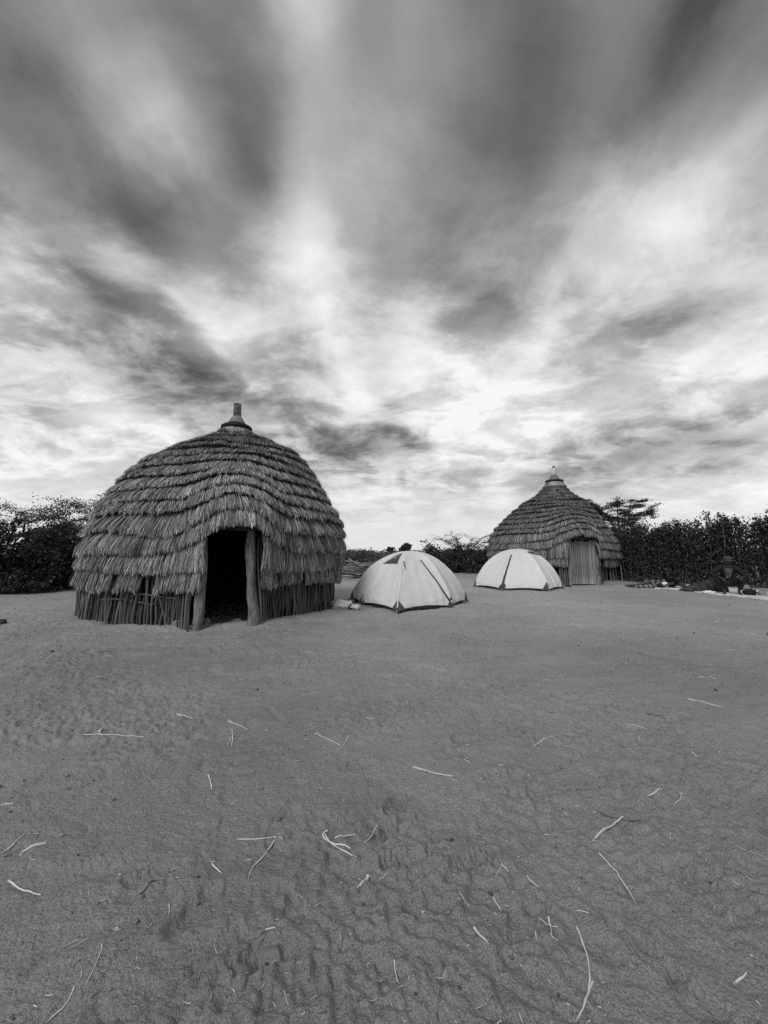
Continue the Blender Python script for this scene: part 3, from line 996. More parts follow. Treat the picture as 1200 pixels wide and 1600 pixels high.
def hut_two():
    a = R(23.35)
    c = (18.8 * math.sin(a), 18.8 * math.cos(a))
    perp = (math.cos(a), -math.sin(a))
    prof = [(0.0, 2.51, -0.16), (0.5, 2.57, -0.12), (1.0, 2.63, -0.04), (1.4, 2.63, -0.02), (1.8, 2.57, -0.04), (2.2, 2.35, -0.02), (2.6, 2.05, 0.06), (3.0, 1.69, 0.12),
            (3.4, 1.29, 0.22), (3.8, 0.81, 0.28), (4.1, 0.52, 0.28), (4.25, 0.42, 0.28)]
    pA, pB = gp(890, 914), gp(936, 914)
    mid = (pA + pB) / 2
    dv = np.array([mid[0] - c[0], mid[1] - c[1]])
    pr = float(np.linalg.norm(dv))
    tiers = [(0.62, 0.0), (0.95, 0.0), (1.28, 0.45), (1.56, 0.45), (1.82, 0.42), (2.06, 0.38), (2.28, 0.33), (2.5, 0.26), (2.71, 0.18), (2.91, 0.09), (3.10, 0), (3.28, 0),
             (3.46, 0), (3.63, 0), (3.80, 0), (3.96, 0), (4.12, 0)]
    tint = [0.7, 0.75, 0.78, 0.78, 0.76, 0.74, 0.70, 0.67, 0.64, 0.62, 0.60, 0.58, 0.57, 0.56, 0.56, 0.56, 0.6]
    hut, dd, dl, surf, rng = build_hut('smaller pointed thatched hut with a closed plank door behind a tent', c, perp, prof, dv / pr, tiers, 1.68,
                                       dict(top=3.05, low=1.95, push=pr - 2.36, half=0.64, door=0.50), pr, 23, tint, [(0, 0.45, 0.03)], 130, 0.6, True)
    off = (perp[0] * 0.28, perp[1] * 0.28)
    cap_parts(hut, off, 4.34, 0.33, 4.2)
    mb = MB()
    mb.lathe([(0.27, 4.36), (0.24, 4.45), (0.17, 4.58), (0.13, 4.66)], 28, (off[0], off[1], 0), 0.8, 0.04, 2)
    mb.build('cap_cone', M['basket'], hut, True)
    mb = MB()
    mb.lathe([(0.095, 4.64), (0.10, 4.70), (0.10, 4.88), (0.085, 4.93), (0.055, 4.97), (0.05, 5.0)], 20, (off[0], off[1], 0))
    bt = mb.build('white_bottle', M['plastic'], hut, True)
    mb = MB()
    mb.lathe([(0.05, 4.99), (0.06, 5.0), (0.06, 5.04), (0.045, 5.06)], 16, (off[0], off[1], 0))
    mb.build('stopper', M['ring'], bt, True)
    # door of upright poles and boards, standing in the porch
    dr = bpy.data.objects.new('door', None)
    COL.objects.link(dr)
    dr.parent = hut
    r = pr - 0.02
    nb = 15
    x = -0.44
    ws = rng.uniform(0.8, 1.2, nb)
    ws = ws / ws.sum() * 0.88
    for k in range(nb):
        w = ws[k]
        cxl = x + w / 2
        x += w
        hgt = 1.56 + rng.normal(0, 0.02) + 0.03 * cxl
        mb = MB()
        t = np.linspace(0, 1, 6)
        pts = np.stack([np.full(6, 0.0) + rng.normal(0, 0.004, 6), rng.normal(0, 0.004, 6), 0.03 + t * hgt], -1)
        mb.tubes(pts, np.full((1, 6), w * 0.49), 7)
        o = mb.build('plank', M['door'], dr, True)
        o.location = Vector(dd * (r + rng.normal(0, 0.006)) + dl * cxl * -1)
    for z in (0.35, 1.2):
        mb = MB()
        mb.tubes(np.array([dd * (r - 0.05) + dl * l + np.array([0, 0, z]) for l in np.linspace(-0.44, 0.44, 4)]), np.full((1, 4), 0.022), 6)
        mb.build('cross_bar', M['door'], dr, True)
    return hut, c, dd, dl, pr


HUT1 = hut_one()
HUT2 = hut_two()


# ================================================================ tents
def build_tent(label, centre, corners, H, zips, vents, logo, seed, rib_idx):
    rng = np.random.default_rng(seed)
    cx, cy = centre
    tent = thing('dome_tent', label, 'tent', (cx, cy, 0), 0, 'pale dome tents pitched on the yard')
    P = np.array([(x - cx, y - cy) for x, y in corners])
    ang = np.arctan2(P[:, 1], P[:, 0]) % (2 * math.pi)
    order = np.argsort(ang)
    P, ang = P[order], ang[order]
    inv = {int(o): k for k, o in enumerate(order)}
    n = len(P)

    def foot(th):
        th = np.asarray(th, float) % (2 * math.pi)
        k = (np.searchsorted(ang, th, side='right') - 1) % n
        a, b = P[k], P[(k + 1) % n]
        d = np.stack([np.cos(th), np.sin(th)], -1)
        e = b - a
        den_ = d[..., 0] * e[..., 1] - d[..., 1] * e[..., 0]
        rad = (a[..., 0] * e[..., 1] - a[..., 1] * e[..., 0]) / den_
        pos = d * rad[..., None]
        f = np.clip(np.linalg.norm(pos - a, axis=-1) / (np.linalg.norm(e, axis=-1) + 1e-9), 0, 1)
        return rad, f

    rmean = float(np.mean(np.linalg.norm(P, axis=1)))

    def surf(th, q, off=0.0):
        th, q = np.broadcast_arrays(np.asarray(th, float), np.asarray(q, float))
        rad, f = foot(th)
        mid = 4 * f * (1 - f)
        hem = 0.045 + 0.05 * mid
        # smooth round crown, flat panels lower down
        rs = rad + (rmean * 0.97 - rad) * (1 - sstep(0.10, 0.6, q)) * 0.45
        panel = -0.075 * mid * np.sin(np.clip(q, 0, 1) * math.pi) ** 1.2
        rib = 0.03 * np.exp(-(np.minimum(f, 1 - f) * 16) ** 2) * np.sin(np.clip(q, 0, 1) * math.pi)
        z = hem + (H - hem) * (1 - np.clip(q, 0, 1) ** 2.05) ** 0.75
        # folds running up from the pegged corners and along the hem
        wr = 0.016 * np.sin(f * 26 + 5 * q + 3 * vnoise(f * 3, q * 3, seed)) * sstep(0.35, 1.0, q) * np.exp(-np.minimum(f, 1 - f) * 5)
        wr = wr + 0.015 * vnoise(th * 5 + q * 2, q * 4 - th * 2, seed + 5) * sstep(0.1, 0.6, q)
        wr = wr + 0.006 * np.sin((z * 30) + 4 * vnoise(th * 3, q * 2, seed + 6)) * np.exp(-((z - 0.16) / 0.09) ** 2)
        r = rs * q + panel + rib + wr + off * (0.35 + 0.65 * q)
        return np.stack([r * np.cos(th), r * np.sin(th), z + off * (1 - q) * 0.9], -1)

    q = np.sin(np.linspace(0.004, 1, 70) * math.pi / 2)
    th = []
    for k in range(n):
        a0, a1 = ang[k], ang[(k + 1) % n]
        if a1 <= a0:
            a1 += 2 * math.pi
        m = max(8, int(round((a1 - a0) / R(1.5))))
        th += list(np.linspace(a0, a1, m, endpoint=False))
    th = np.array(th)
    Q, TH = np.meshgrid(q, th, indexing='ij')
    V = surf(TH, Q)
    V[0, :] = V[0].mean(0)
    # turned-under hem
    h2 = surf(th, np.full_like(th, 1.0), -0.03)
    h2[:, 2] -= 0.006
    V = np.concatenate([V, h2[None]])
    MB().grid(V, closed=True).build('fly', M['fly'], tent, True)

    # where on the fly a place of the photograph lies (nearest visible skin)
    gt = np.linspace(math.pi * 0.9, math.pi * 2.1, 500)
    gq = np.linspace(0.02, 1.0, 260)
    GT, GQ = np.meshgrid(gt, gq, indexing='ij')
    GP = surf(GT, GQ) + np.array([cx, cy, -CAM_H])
    fw = GP[..., 1] * math.cos(PITCH) + GP[..., 2] * math.sin(PITCH)
    GX = 600 + 600 * GP[..., 0] / fw
    GY = 800 - 600 * (-GP[..., 1] * math.sin(PITCH) + GP[..., 2] * math.cos(PITCH)) / fw

    def find(px, py):
        e = (GX - px) ** 2 + (GY - py) ** 2 + 0.4 * np.clip(GP[..., 1] - cy, 0, 9)
        k = np.unravel_index(np.argmin(e), e.shape)
        return GT[k], GQ[k]

    def strip(name, path, w, mat, off=0.012):
        """a band of cloth sewn along the fly through those points"""
        TQ = np.array([find(*p) for p in path])
        t = np.linspace(0, 1, len(path))
        tf = np.linspace(0, 1, 30)
        cc = surf(np.interp(tf, t, TQ[:, 0]), np.interp(tf, t, TQ[:, 1]), off)
        for _ in range(2):
            cc[1:-1] = (cc[:-2] + 2 * cc[1:-1] + cc[2:]) / 4
        tg = np.gradient(cc, axis=0)
        tg /= np.linalg.norm(tg, axis=1, keepdims=True)
        nr = cc - np.array([0, 0, 0.1])
        nr /= np.linalg.norm(nr, axis=1, keepdims=True)
        sd = np.cross(tg, nr)
        sd /= np.linalg.norm(sd, axis=1, keepdims=True)
        ww = w * np.linspace(1.0, 0.6, 30)[:, None]
        rows = [cc - sd * ww - nr * 0.02, cc - sd * ww, cc + nr * 0.008, cc + sd * ww, cc + sd * ww - nr * 0.02]
        return MB().grid(np.stack(rows)).build(name, M[mat], tent, True)

    for path in rib_idx:
        strip('pole_seam', path, 0.013, 'fly', 0.010)
    for (path, w) in zips:
        strip('door_zip', path, w, 'zip', 0.014)
    for (c0, c1, c2) in vents:
        (t0, q0), (t1, q1), (t2, q2) = find(*c0), find(*c1), find(*c2)
        # dark mesh triangle under a propped hood
        N = 9
        tri = MB()
        pts = []
        idm = {}
        for i in range(N):
            for j in range(N - i):
                a, b = i / (N - 1), j / (N - 1)
                c = 1 - a - b
                idm[i, j] = len(pts)
                pts.append((t0 * a + t1 * b + t2 * c, q0 * a + q1 * b + q2 * c))
        T = []
        for i in range(N - 1):
            for j in range(N - 1 - i):
                T.append((idm[i, j], idm[i + 1, j], idm[i, j + 1]))
                if j < N - 2 - i:
                    T.append((idm[i + 1, j], idm[i + 1, j + 1], idm[i, j + 1]))
        pts = np.array(pts)
        tri.add(surf(pts[:, 0], pts[:, 1], 0.020), None, T)
        vo = tri.build('vent_mesh', M['tub'], tent, True)
        # hood along the upper edge (points 0 -> 1)
        t = np.linspace(0, 1, 12)
        tt, qq = t0 + (t1 - t0) * t, q0 + (q1 - q0) * t
        e0 = surf(tt, qq - 0.02, 0.014)
        e1 = surf(tt, qq, 0.022)
        e1 = e1 + (e1 / np.linalg.norm(e1, axis=1, keepdims=True)) * (0.05 * np.sin(t * math.pi))[:, None]
        MB().grid(np.stack([e0, (e0 + e1) / 2 + [0, 0, 0.012], e1, e1 - [0, 0, 0.008], e0 - [0, 0, 0.004]])).build('vent_hood', M['fly'], vo, True)
        m0 = surf((t0 + t1 + t2) / 3, (q0 + q1 + q2) / 3, 0.022)
        mb = MB()
        mb.tubes(np.stack([m0, e1[6]])[None], np.full((1, 2), 0.006), 5)
        mb.build('vent_prop', M['strap'], vo)
    if logo is not None:
        lt, lq = find(*logo)
        for (dt, dq, w, s) in ((0.0, 0.0, 0.006, 0.10), (0.035, -0.02, 0.007, 0.12), (0.06, 0.02, 0.005, 0.05), (-0.025, 0.03, 0.005, 0.04)):
            qs = np.linspace(lq + dq, lq + dq - s * 0.6, 6)
            tt = lt + dt + np.linspace(0, s * 0.5, 6)
            c = surf(tt, qs, 0.012)
            tang = np.stack([-np.sin(tt), np.cos(tt), np.zeros_like(tt)], -1)
            MB().grid(np.stack([c - tang * w, c + tang * w, c + tang * w - [0, 0, 0.002]])).build('logo_stroke', M['white'], tent, True)
    # dark bathtub floor of the inner tent showing under the fly
    th2 = np.linspace(0, 2 * math.pi, 120, endpoint=False)
    rad, f = foot(th2)
    rows = []
    for (k, z) in ((0.0, 0.012), (0.93, 0.012), (0.955, 0.05), (0.93, 0.13), (0.80, 0.20), (0.0, 0.24)):
        rows.append(np.stack([rad * k * np.cos(th2), rad * k * np.sin(th2), np.full_like(th2, z)], -1))
    MB().grid(np.stack(rows), closed=True).build('groundsheet_tub', M['tub'], tent, True)
    # corners: dark reinforcing patch, pegged strap
    for k in range(n):
        a = ang[k]
        tt = np.array([a - 0.10, a, a + 0.10])
        up = surf(np.array([a]), np.array([0.95]), 0.012)[0]
        lo = surf(tt, np.full(3, 1.0), 0.012)
        g = lo[1] + np.array([math.cos(a), math.sin(a), 0]) * 0.10
        g[2] = gz(cx + g[0], cy + g[1]) + 0.01
        mb = MB()
        mb.add(np.array([up, lo[0], lo[1], lo[2], g * 0.45 + lo[1] * 0.55, lo[0] - [0, 0, .03], lo[2] - [0, 0, .03]]), None,
               [(0, 1, 2), (0, 2, 3), (1, 5, 4), (1, 4, 2), (2, 4, 3), (3, 4, 6), (5, 4, 6)])
        cp = mb.build('corner_patch', M['zip'], tent)
        mb = MB()
        mb.tubes(np.stack([lo[1] - [0, 0, 0.01], (lo[1] + g) / 2 + [0, 0, 0.004], g])[None], np.full((1, 3), 0.007), 5)
        mb.tubes(np.stack([g + [0, 0, 0.03], g - [0, 0, 0.03]])[None], np.full((1, 2), 0.006), 5)
        mb.build('peg_strap', M['strap'], tent)
    return tent


def tent_one():
    A, B, C_, D, E_ = (gp(547, 939), gp(565, 945), gp(621, 957), gp(706, 950), gp(730, 941))
    c = np.array([0.62, 9.15])
    cor = [A, B, C_, D, E_]
    cor = [(p[0], p[1]) for p in cor]
    cor += [(2 * c[0] - B[0], 2 * c[1] - B[1] + 0.3), (2 * c[0] - C_[0], 2 * c[1] - C_[1]), (2 * c[0] - D[0], 2 * c[1] - D[1])]
    vents = [((599, 881), (629, 865), (621, 881)), ((630, 879), (632.5, 879), (635, 892))]
    return build_tent('nearer pale dome tent beside the large hut, propped vent open near the top', c, cor, 1.22,
                      [([(706, 947), (690, 920), (672, 895), (657, 875)], 0.020)], vents, (583, 922), 5,
                      [[(566, 940), (573, 914), (586, 889), (603, 871), (628, 863)], [(621, 949), (625, 915), (629, 885), (632, 868)]])


def tent_two():
    L, Z, C_, E_ = gp(740, 917), gp(785, 923), gp(857, 924), gp(881, 920)
    c = np.array([4.68, 13.55])
    cor = [(p[0], p[1]) for p in (L, Z, C_, E_)]
    cor += [(2 * c[0] - Z[0] + 0.05, 2 * c[1] - Z[1]), (2 * c[0] - C_[0], 2 * c[1] - C_[1])]
    vents = [((820, 863), (829, 862.5), (836, 871))]
    return build_tent('farther pale dome tent with a dark zip, pitched in front of the pointed hut', c, cor, 1.30,
                      [([(785, 917), (790, 895), (795, 880), (799, 867)], 0.036)], vents, None, 9,
                      [[(857, 919), (846, 893), (833, 872)], [(868, 917), (858, 897), (842, 875)]])


tent_one()
tent_two()
# ================================================================ vegetation
def bez(a, c, b, n=7):
    t = np.linspace(0, 1, n)[None, :, None]
    a, b, c = (np.asarray(q, float)[:, None, :] for q in (a, b, c))
    return a * (1 - t) ** 2 + 2 * c * t * (1 - t) + b * t ** 2


def wiggle(P, rng, amt):
    M_, N, _ = P.shape
    L = np.linalg.norm(P[:, -1] - P[:, 0], axis=1)[:, None, None]
    w = rng.normal(size=(M_, N, 3)) * amt * L
    w[:, 0] = 0
    return P + w


def acacia(name, label, loc, H, spread, seed, leaf, n_leaf, trunk_r=0.09, pads=1.0, group=None, fork=0.3, bare=0.0, mat='leaf', cat='tree', flat=0.16):
    """flat-topped thorn tree: trunk, limbs, fine layered crown"""
    rng = np.random.default_rng(seed)
    root = thing(name, label, cat, loc, 0, group)
    mb = MB()
    k = 6
    ang = np.arange(k) * 2 * math.pi / k + rng.uniform(-0.4, 0.4, k)
    f0 = np.array([0, 0, H * fork])
    tr = np.array([[0, 0, -0.1], [0.02 * H, 0.01 * H, H * fork * 0.5], f0])
    mb.tubes(bez(tr[:1], tr[1:2], tr[2:3], 6), np.linspace(trunk_r, trunk_r * 0.7, 6)[None], 8)
    rad = spread * rng.uniform(0.55, 0.95, k)
    end = np.stack([rad * np.cos(ang), rad * np.sin(ang), H * rng.uniform(0.72, 0.98, k)], -1)
    ctl = np.stack([rad * 0.35 * np.cos(ang), rad * 0.35 * np.sin(ang), H * rng.uniform(0.62, 0.85, k)], -1)
    limbs = wiggle(bez(np.repeat(f0[None], k, 0), ctl, end, 9), rng, 0.015)
    mb.tubes(limbs, np.linspace(trunk_r * 0.55, trunk_r * 0.16, 9)[None], 6)
    ns = 10
    src = np.repeat(np.arange(k), ns)
    ti = rng.integers(3, 9, k * ns)
    a = limbs[src, ti]
    da = np.repeat(ang, ns) + rng.normal(0, 0.9, k * ns)
    L = spread * rng.uniform(0.22, 0.5, k * ns)
    b = a + np.stack([L * np.cos(da), L * np.sin(da), H * rng.uniform(-0.03, 0.14, k * ns)], -1)
    c = (a + b) / 2 + np.stack([np.zeros(k * ns)] * 2 + [H * 0.05 * rng.random(k * ns)], -1)
    subs = wiggle(bez(a, c, b, 7), rng, 0.03)
    mb.tubes(subs, np.linspace(trunk_r * 0.16, trunk_r * 0.06, 7)[None], 5)
    nt = 6
    src = np.repeat(np.arange(k * ns), nt)
    ti = rng.integers(2, 7, len(src))
    a = subs[src, ti]
    da = np.repeat(da, nt) + rng.normal(0, 1.0, len(src))
    L = spread * rng.uniform(0.08, 0.22, len(src))
    b = a + np.stack([L * np.cos(da), L * np.sin(da), L * rng.uniform(-0.15, 0.5, len(src))], -1)
    tw = wiggle(bez(a, (a + b) / 2, b, 5), rng, 0.05)
    mb.tubes(tw, np.linspace(trunk_r * 0.07, trunk_r * 0.03, 5)[None], 4)
    mb.build('trunk', M['bark'], root, True)
    if n_leaf:
        keep = rng.random(len(tw)) > bare
        tws = tw[keep]
        i = rng.integers(0, len(tws), n_leaf)
        j = rng.integers(1, 5, n_leaf)
        sg = spread * 0.055 * pads
        P = tws[i, j] + rng.normal(size=(n_leaf, 3)) * np.array([sg, sg, sg * flat * 2.2])
        lb = MB()
        lb.leaves(P, rng.uniform(0.6, 1.4, n_leaf) * leaf, rng, None, 0.25, 0.5)
        lb.build('crown', M[mat], root)
    return root


def bush(name, label, loc, rx, ry, H, seed, leaf, n_leaf, clumps=60, group=None, mat='leaf', stems=26, cat='bush', sprays=0, gap=0.0, ground_skirt=True):
    """dense many-stemmed bush"""
    rng = np.random.default_rng(seed)
    root = thing(name, label, cat, loc, 0, group)
    # clump centres fill an uneven dome
    ph = rng.uniform(0, 2 * math.pi, clumps)
    rr_ = np.sqrt(rng.random(clumps))
    hmax = H * (1 - 0.45 * rr_ ** 3) * (0.82 + 0.30 * vnoise(np.cos(ph) * rr_ * 2.5 + seed, np.sin(ph) * rr_ * 2.5, seed))
    zc = hmax * rng.random(clumps) ** 0.6
    C_ = np.stack([rx * rr_ * np.cos(ph), ry * rr_ * np.sin(ph), zc], -1)
    mb = MB()
    s = rng.integers(0, clumps, stems)
    base = np.stack([rng.normal(0, rx * 0.3, stems), rng.normal(0, ry * 0.3, stems), np.full(stems, -0.05)], -1)
    P = wiggle(bez(base, base * 0.7 + C_[s] * 0.3 + np.array([0, 0, 0.35 * H]), C_[s] * 1.03, 8), rng, 0.02)
    mb.tubes(P, np.linspace(0.028, 0.008, 8)[None], 5)
    if sprays:
        a0 = P[rng.integers(0, stems, sprays), rng.integers(4, 8, sprays)]
        an = rng.uniform(0, 2 * math.pi, sprays)
        Ls = rng.uniform(0.5, 1.1, sprays) * H * 0.45
        tip = a0 + np.stack([np.cos(an) * Ls * 0.8, np.sin(an) * Ls * 0.8, Ls * rng.uniform(0.2, 0.9, sprays)], -1)
        tip[:, 2] = np.minimum(tip[:, 2], H * 1.28)
        sp = wiggle(bez(a0, (a0 + tip) / 2 + np.array([0, 0, 0.22 * H]), tip, 8), rng, 0.03)
        mb.tubes(sp, np.linspace(0.013, 0.004, 8)[None], 4)
        a1 = sp[np.repeat(np.arange(sprays), 4), rng.integers(2, 8, sprays * 4)]
        t1 = a1 + rng.normal(size=(sprays * 4, 3)) * np.array([0.22, 0.22, 0.12])
        tw = wiggle(bez(a1, (a1 + t1) / 2, t1, 4), rng, 0.05)
        mb.tubes(tw, np.linspace(0.006, 0.003, 4)[None], 4)
    mb.build('stems', M['bark'], root, True)
    i = rng.integers(0, clumps, n_leaf)
    sg = np.array([rx, ry, H * 0.8]) * 0.13
    csz = rng.uniform(0.6, 1.4, clumps)[i][:, None]
    Pl = C_[i] + rng.normal(size=(n_leaf, 3)) * sg * csz
    if sprays:
        extra = n_leaf // 7
        k_ = rng.integers(0, len(tw), extra)
        Pe = tw[k_, rng.integers(0, 4, extra)] + rng.normal(size=(extra, 3)) * np.array([0.05, 0.05, 0.03])
        Pl = np.concatenate([Pl, Pe])
    Pl = Pl[Pl[:, 2] > 0.01]
    t = np.repeat(1, len(Pl)) * rng.uniform(0.55, 1.45, len(Pl))
    lb = MB()
    lb.leaves(Pl, rng.uniform(0.6, 1.4, len(Pl)) * leaf, rng, t, 0.1)
    lb.build('foliage', M[mat], root)
    return root


GL = 'thorn thicket left of the large hut'
bush('thorn_bush', 'dark dense thorn bush at the left edge of the picture', (-12.3, 11.3, 0), 1.3, 1.2, 1.95, 101, 0.05, 15000, 80, GL, sprays=26)
bush('thorn_bush', 'dark thorn bush in the left thicket under the spreading acacia branches', (-11.0, 12.4, 0), 1.25, 1.1, 1.9, 102, 0.05, 15000, 80, GL, sprays=26)
bush('thorn_bush', 'dark thorn bush touching the left side of the large hut', (-9.6, 13.5, 0), 1.35, 1.1, 1.9, 103, 0.05, 15000, 80, GL, sprays=24)
bush('thorn_bush', 'low thorn bush with dead twigs at the foot of the left thicket', (-11.4, 11.45, 0), 1.4, 0.5, 0.9, 104, 0.05, 6000, 40, GL, sprays=40)
bush('thorn_bush', 'thorn bush half hidden behind the left side of the large hut', (-8.0, 15.2, 0), 1.3, 1.1, 1.9, 105, 0.05, 9000, 60, GL, sprays=14)
bush('thorn_bush', 'tall thorn bush just beyond the left edge thicket', (-14.0, 11.6, 0), 1.3, 1.2, 2.3, 106, 0.055, 9000, 60, GL, sprays=14)
acacia('acacia_tree', 'spreading acacia with thin layered branches above the left thicket', (-12.4, 12.6, 0), 3.15, 2.5, 111, 0.03, 16000, 0.07, 1.3, fork=0.25, flat=0.10)
acacia('acacia_tree', 'low acacia reaching thin twigs towards the top of the large hut', (-10.4, 13.9, 0), 2.75, 1.9, 112, 0.03, 9000, 0.06, 1.3, fork=0.25, flat=0.10, bare=0.3)
# ---- hedge on the right
def hedge():
    rng = np.random.default_rng(77)
    root = thing('hedge', 'long dark leafy hedge with a ragged top behind the resting people', 'hedge', (11.5, 14.3, 0))
    off = np.array([11.5, 14.3, 0])
    line = np.array([(9.3, 18.2), (9.9, 16.8), (10.6, 15.6), (11.4, 14.5), (12.3, 13.4), (13.3, 12.3), (14.6, 11.2), (16.4, 10.2)])
    seg = np.concatenate([[0], np.cumsum(np.linalg.norm(np.diff(line, axis=0), axis=1))])
    tot = seg[-1]

    def pt(s):
        return np.stack([np.interp(s, seg, line[:, 0]), np.interp(s, seg, line[:, 1])], -1)
    n_st = 420
    s = rng.uniform(0, tot, n_st)
    h = 2.0 + 0.16 * vnoise(s * 0.9, s * 0, 3) + 0.30 * vnoise(s * 3.1, s * 0, 4) + rng.normal(0, 0.13, n_st) + (rng.random(n_st) < 0.08) * rng.uniform(0.1, 0.35, n_st)
    b = pt(s) + rng.normal(0, 0.22, (n_st, 2))
    a = np.concatenate([b, np.full((n_st, 1), -0.03)], 1)
    t = np.concatenate([b + rng.normal(0, 0.16, (n_st, 2)), h[:, None]], 1)
    P = wiggle(bez(a, (a + t) / 2 + rng.normal(0, 0.08, (n_st, 3)), t, 10), rng, 0.008) - off
    mb = MB()
    mb.tubes(P, np.linspace(0.020, 0.007, 10)[None], 5, rng.uniform(0.5, 2.2, n_st))
    mb.build('stems', M['bark'], root, True)
    n = 88000
    i = rng.integers(0, n_st, n)
    f = rng.random(n) ** 0.75
    k = np.clip((f * 9), 0, 8.999)
    k0 = k.astype(int)
    c = P[i, k0] * (1 - (k - k0))[:, None] + P[i, k0 + 1] * (k - k0)[:, None]
    # tufts of leaves along every stem, a fat tuft at each tip
    tipf = (f > 0.90)
    c = c + rng.normal(size=(n, 3)) * np.where(tipf, 0.075, 0.13)[:, None]
    c = c[c[:, 2] > 0.02]
    lb = MB()
    lb.leaves(c, rng.uniform(0.6, 1.4, len(c)) * 0.042, rng, rng.uniform(0.5, 1.5, len(c)), 0.1, 0.62)
    o = lb.build('foliage', M['leaf'], root)
    # dead brush and litter at the foot
    n = 260
    s = rng.uniform(0, tot, n)
    b = pt(s) + rng.normal(0, 0.35, (n, 2))
    a = np.concatenate([b, np.full((n, 1), 0.02)], 1) - off
    e = a + np.stack([rng.normal(0, 0.35, n), rng.normal(0, 0.35, n), rng.uniform(0.05, 0.5, n)], -1)
    mb = MB()
    mb.tubes(wiggle(bez(a, (a + e) / 2, e, 5), rng, 0.04), np.full((1, 5), 0.008), 4, rng.uniform(0.8, 3.0, n))
    mb.build('dead_brush', M['bark'], root)


hedge()
acacia('acacia_tree', 'flat-topped acacia standing behind the pointed hut, above the hedge', (14.9, 24.5, 0), 4.35, 1.7, 121, 0.042, 15000, 0.10, 1.3, fork=0.55, flat=0.10)
bush('thorn_bush', 'dark bush filling the gap between the pointed hut and the hedge', (11.6, 19.6, 0), 1.2, 1.0, 2.3, 122, 0.05, 9000, 60, None, sprays=8)

GM = 'thorn thicket between the two tents'
bush('thorn_bush', 'thorn bush rising right behind the nearer tent, arching twigs on top', (3.6, 23.5, 0), 1.5, 1.2, 1.5, 131, 0.06, 8000, 60, GM, 'leaf', sprays=30)
bush('thorn_bush', 'middle thorn bush of the thicket between the two tents', (4.9, 22.8, 0), 1.5, 1.2, 1.65, 132, 0.06, 8000, 60, GM, 'leaf', sprays=36)
bush('thorn_bush', 'thorn bush touching the left side of the pointed hut', (5.9, 22.2, 0), 1.3, 1.2, 1.6, 133, 0.06, 8000, 60, GM, 'leaf', sprays=36)
acacia('thorn_tree', 'bare arching thorn tree over the thicket between the tents', (5.0, 23.6, 0), 2.55, 2.1, 134, 0.03, 900, 0.07, 1.2, fork=0.3, bare=0.5, flat=0.1, cat='tree')
bush('thorn_bush', 'greyish bush just right of the large hut, behind the firewood', (-1.6, 22.5, 0), 1.5, 1.2, 1.35, 135, 0.06, 6500, 50, GM, 'leaf_far', sprays=40)
bush('thorn_bush', 'low greyish bush behind the nearer tent on its left side', (0.6, 25.5, 0), 1.7, 1.4, 1.05, 136, 0.06, 5000, 50, GM, 'leaf_far', sprays=16)
bush('thorn_bush', 'low dark bush directly behind the top of the nearer tent', (2.0, 25.0, 0), 1.4, 1.2, 1.1, 137, 0.06, 5000, 50, GM, 'leaf', sprays=16)


def bushland():
    rng = np.random.default_rng(91)
    n = 900
    az = rng.uniform(R(-62), R(62), n)
    d = np.exp(rng.uniform(math.log(30), math.log(260), n))
    x, y = d * np.sin(az), d * np.cos(az)
    H = rng.uniform(0.55, 1.05, n) * (1 + 0.006 * (d - 30))
    per = 110
    P = np.repeat(np.stack([x, y, H * 0.45], -1), per, 0) + rng.normal(size=(n * per, 3)) * np.repeat(np.stack([H * 1.1, H * 1.1, H * 0.28], -1), per, 0)
    P[:, 2] = np.abs(P[:, 2])
    sz = np.repeat(0.055 + 0.0022 * d, per) * rng.uniform(0.6, 1.4, n * per)
    lb = MB()
    lb.leaves(P, sz, rng, None, 0.1)
    tag(lb.build('bushland', M['leaf_far']), 'low scrub covering the plain out to the horizon', 'scrub', None, 'stuff')


bushland()


def far_tree(label, px, py, depth, r, seed):
    p = at(px, py, depth)
    rng = np.random.default_rng(seed)
    root = thing('distant_tree', label, 'tree', (p[0], p[1], 0), 0, 'small round trees on the horizon')
    mb = MB()
    top = p[2]
    mb.tubes(np.array([[0, 0, -0.1], [0.05, 0, top * 0.5], [0, 0, top * 0.9]])[None], np.linspace(0.14, 0.07, 3)[None], 6)
    mb.build('trunk', M['bark'], root)
    n = 1400
    v = rng.normal(size=(n, 3))
    v /= np.linalg.norm(v, axis=1, keepdims=True)
    v *= (rng.random(n) ** 0.4 * (0.8 + 0.4 * vnoise(v[:, 0] * 2 + seed, v[:, 2] * 2, seed)))[:, None]
    lb = MB()
    lb.leaves(v * np.array([r, r, r * 0.8]) + [0, 0, top], rng.uniform(0.08, 0.2, n), rng)
    lb.build('crown', M['leaf'], root)


far_tree('small round dark tree on the horizon above the nearer tent', 633, 855, 62, 1.1, 201)
far_tree('tiny round tree on the horizon left of the nearer tent top', 610, 859, 75, 0.9, 202)


def far_hut():
    p = at(671, 862, 48)
    root = thing('distant_hut', 'tiny conical hut roof on the horizon right of the nearer tent', 'hut', (p[0], p[1], 0))
    mb = MB()
    mb.lathe([(1.35, 0.9), (1.3, 1.0), (0.9, 1.45), (0.45, 1.95), (0.12, 2.2), (0.05, 2.35)], 24, (0, 0, 0), 0.8, 0.05, 3)
    mb.build('roof', M['thatch'], root)
    mb = MB()
    mb.lathe([(1.15, -0.05), (1.15, 1.0)], 24)
    mb.build('wall', M['stick'], root)


far_hut()


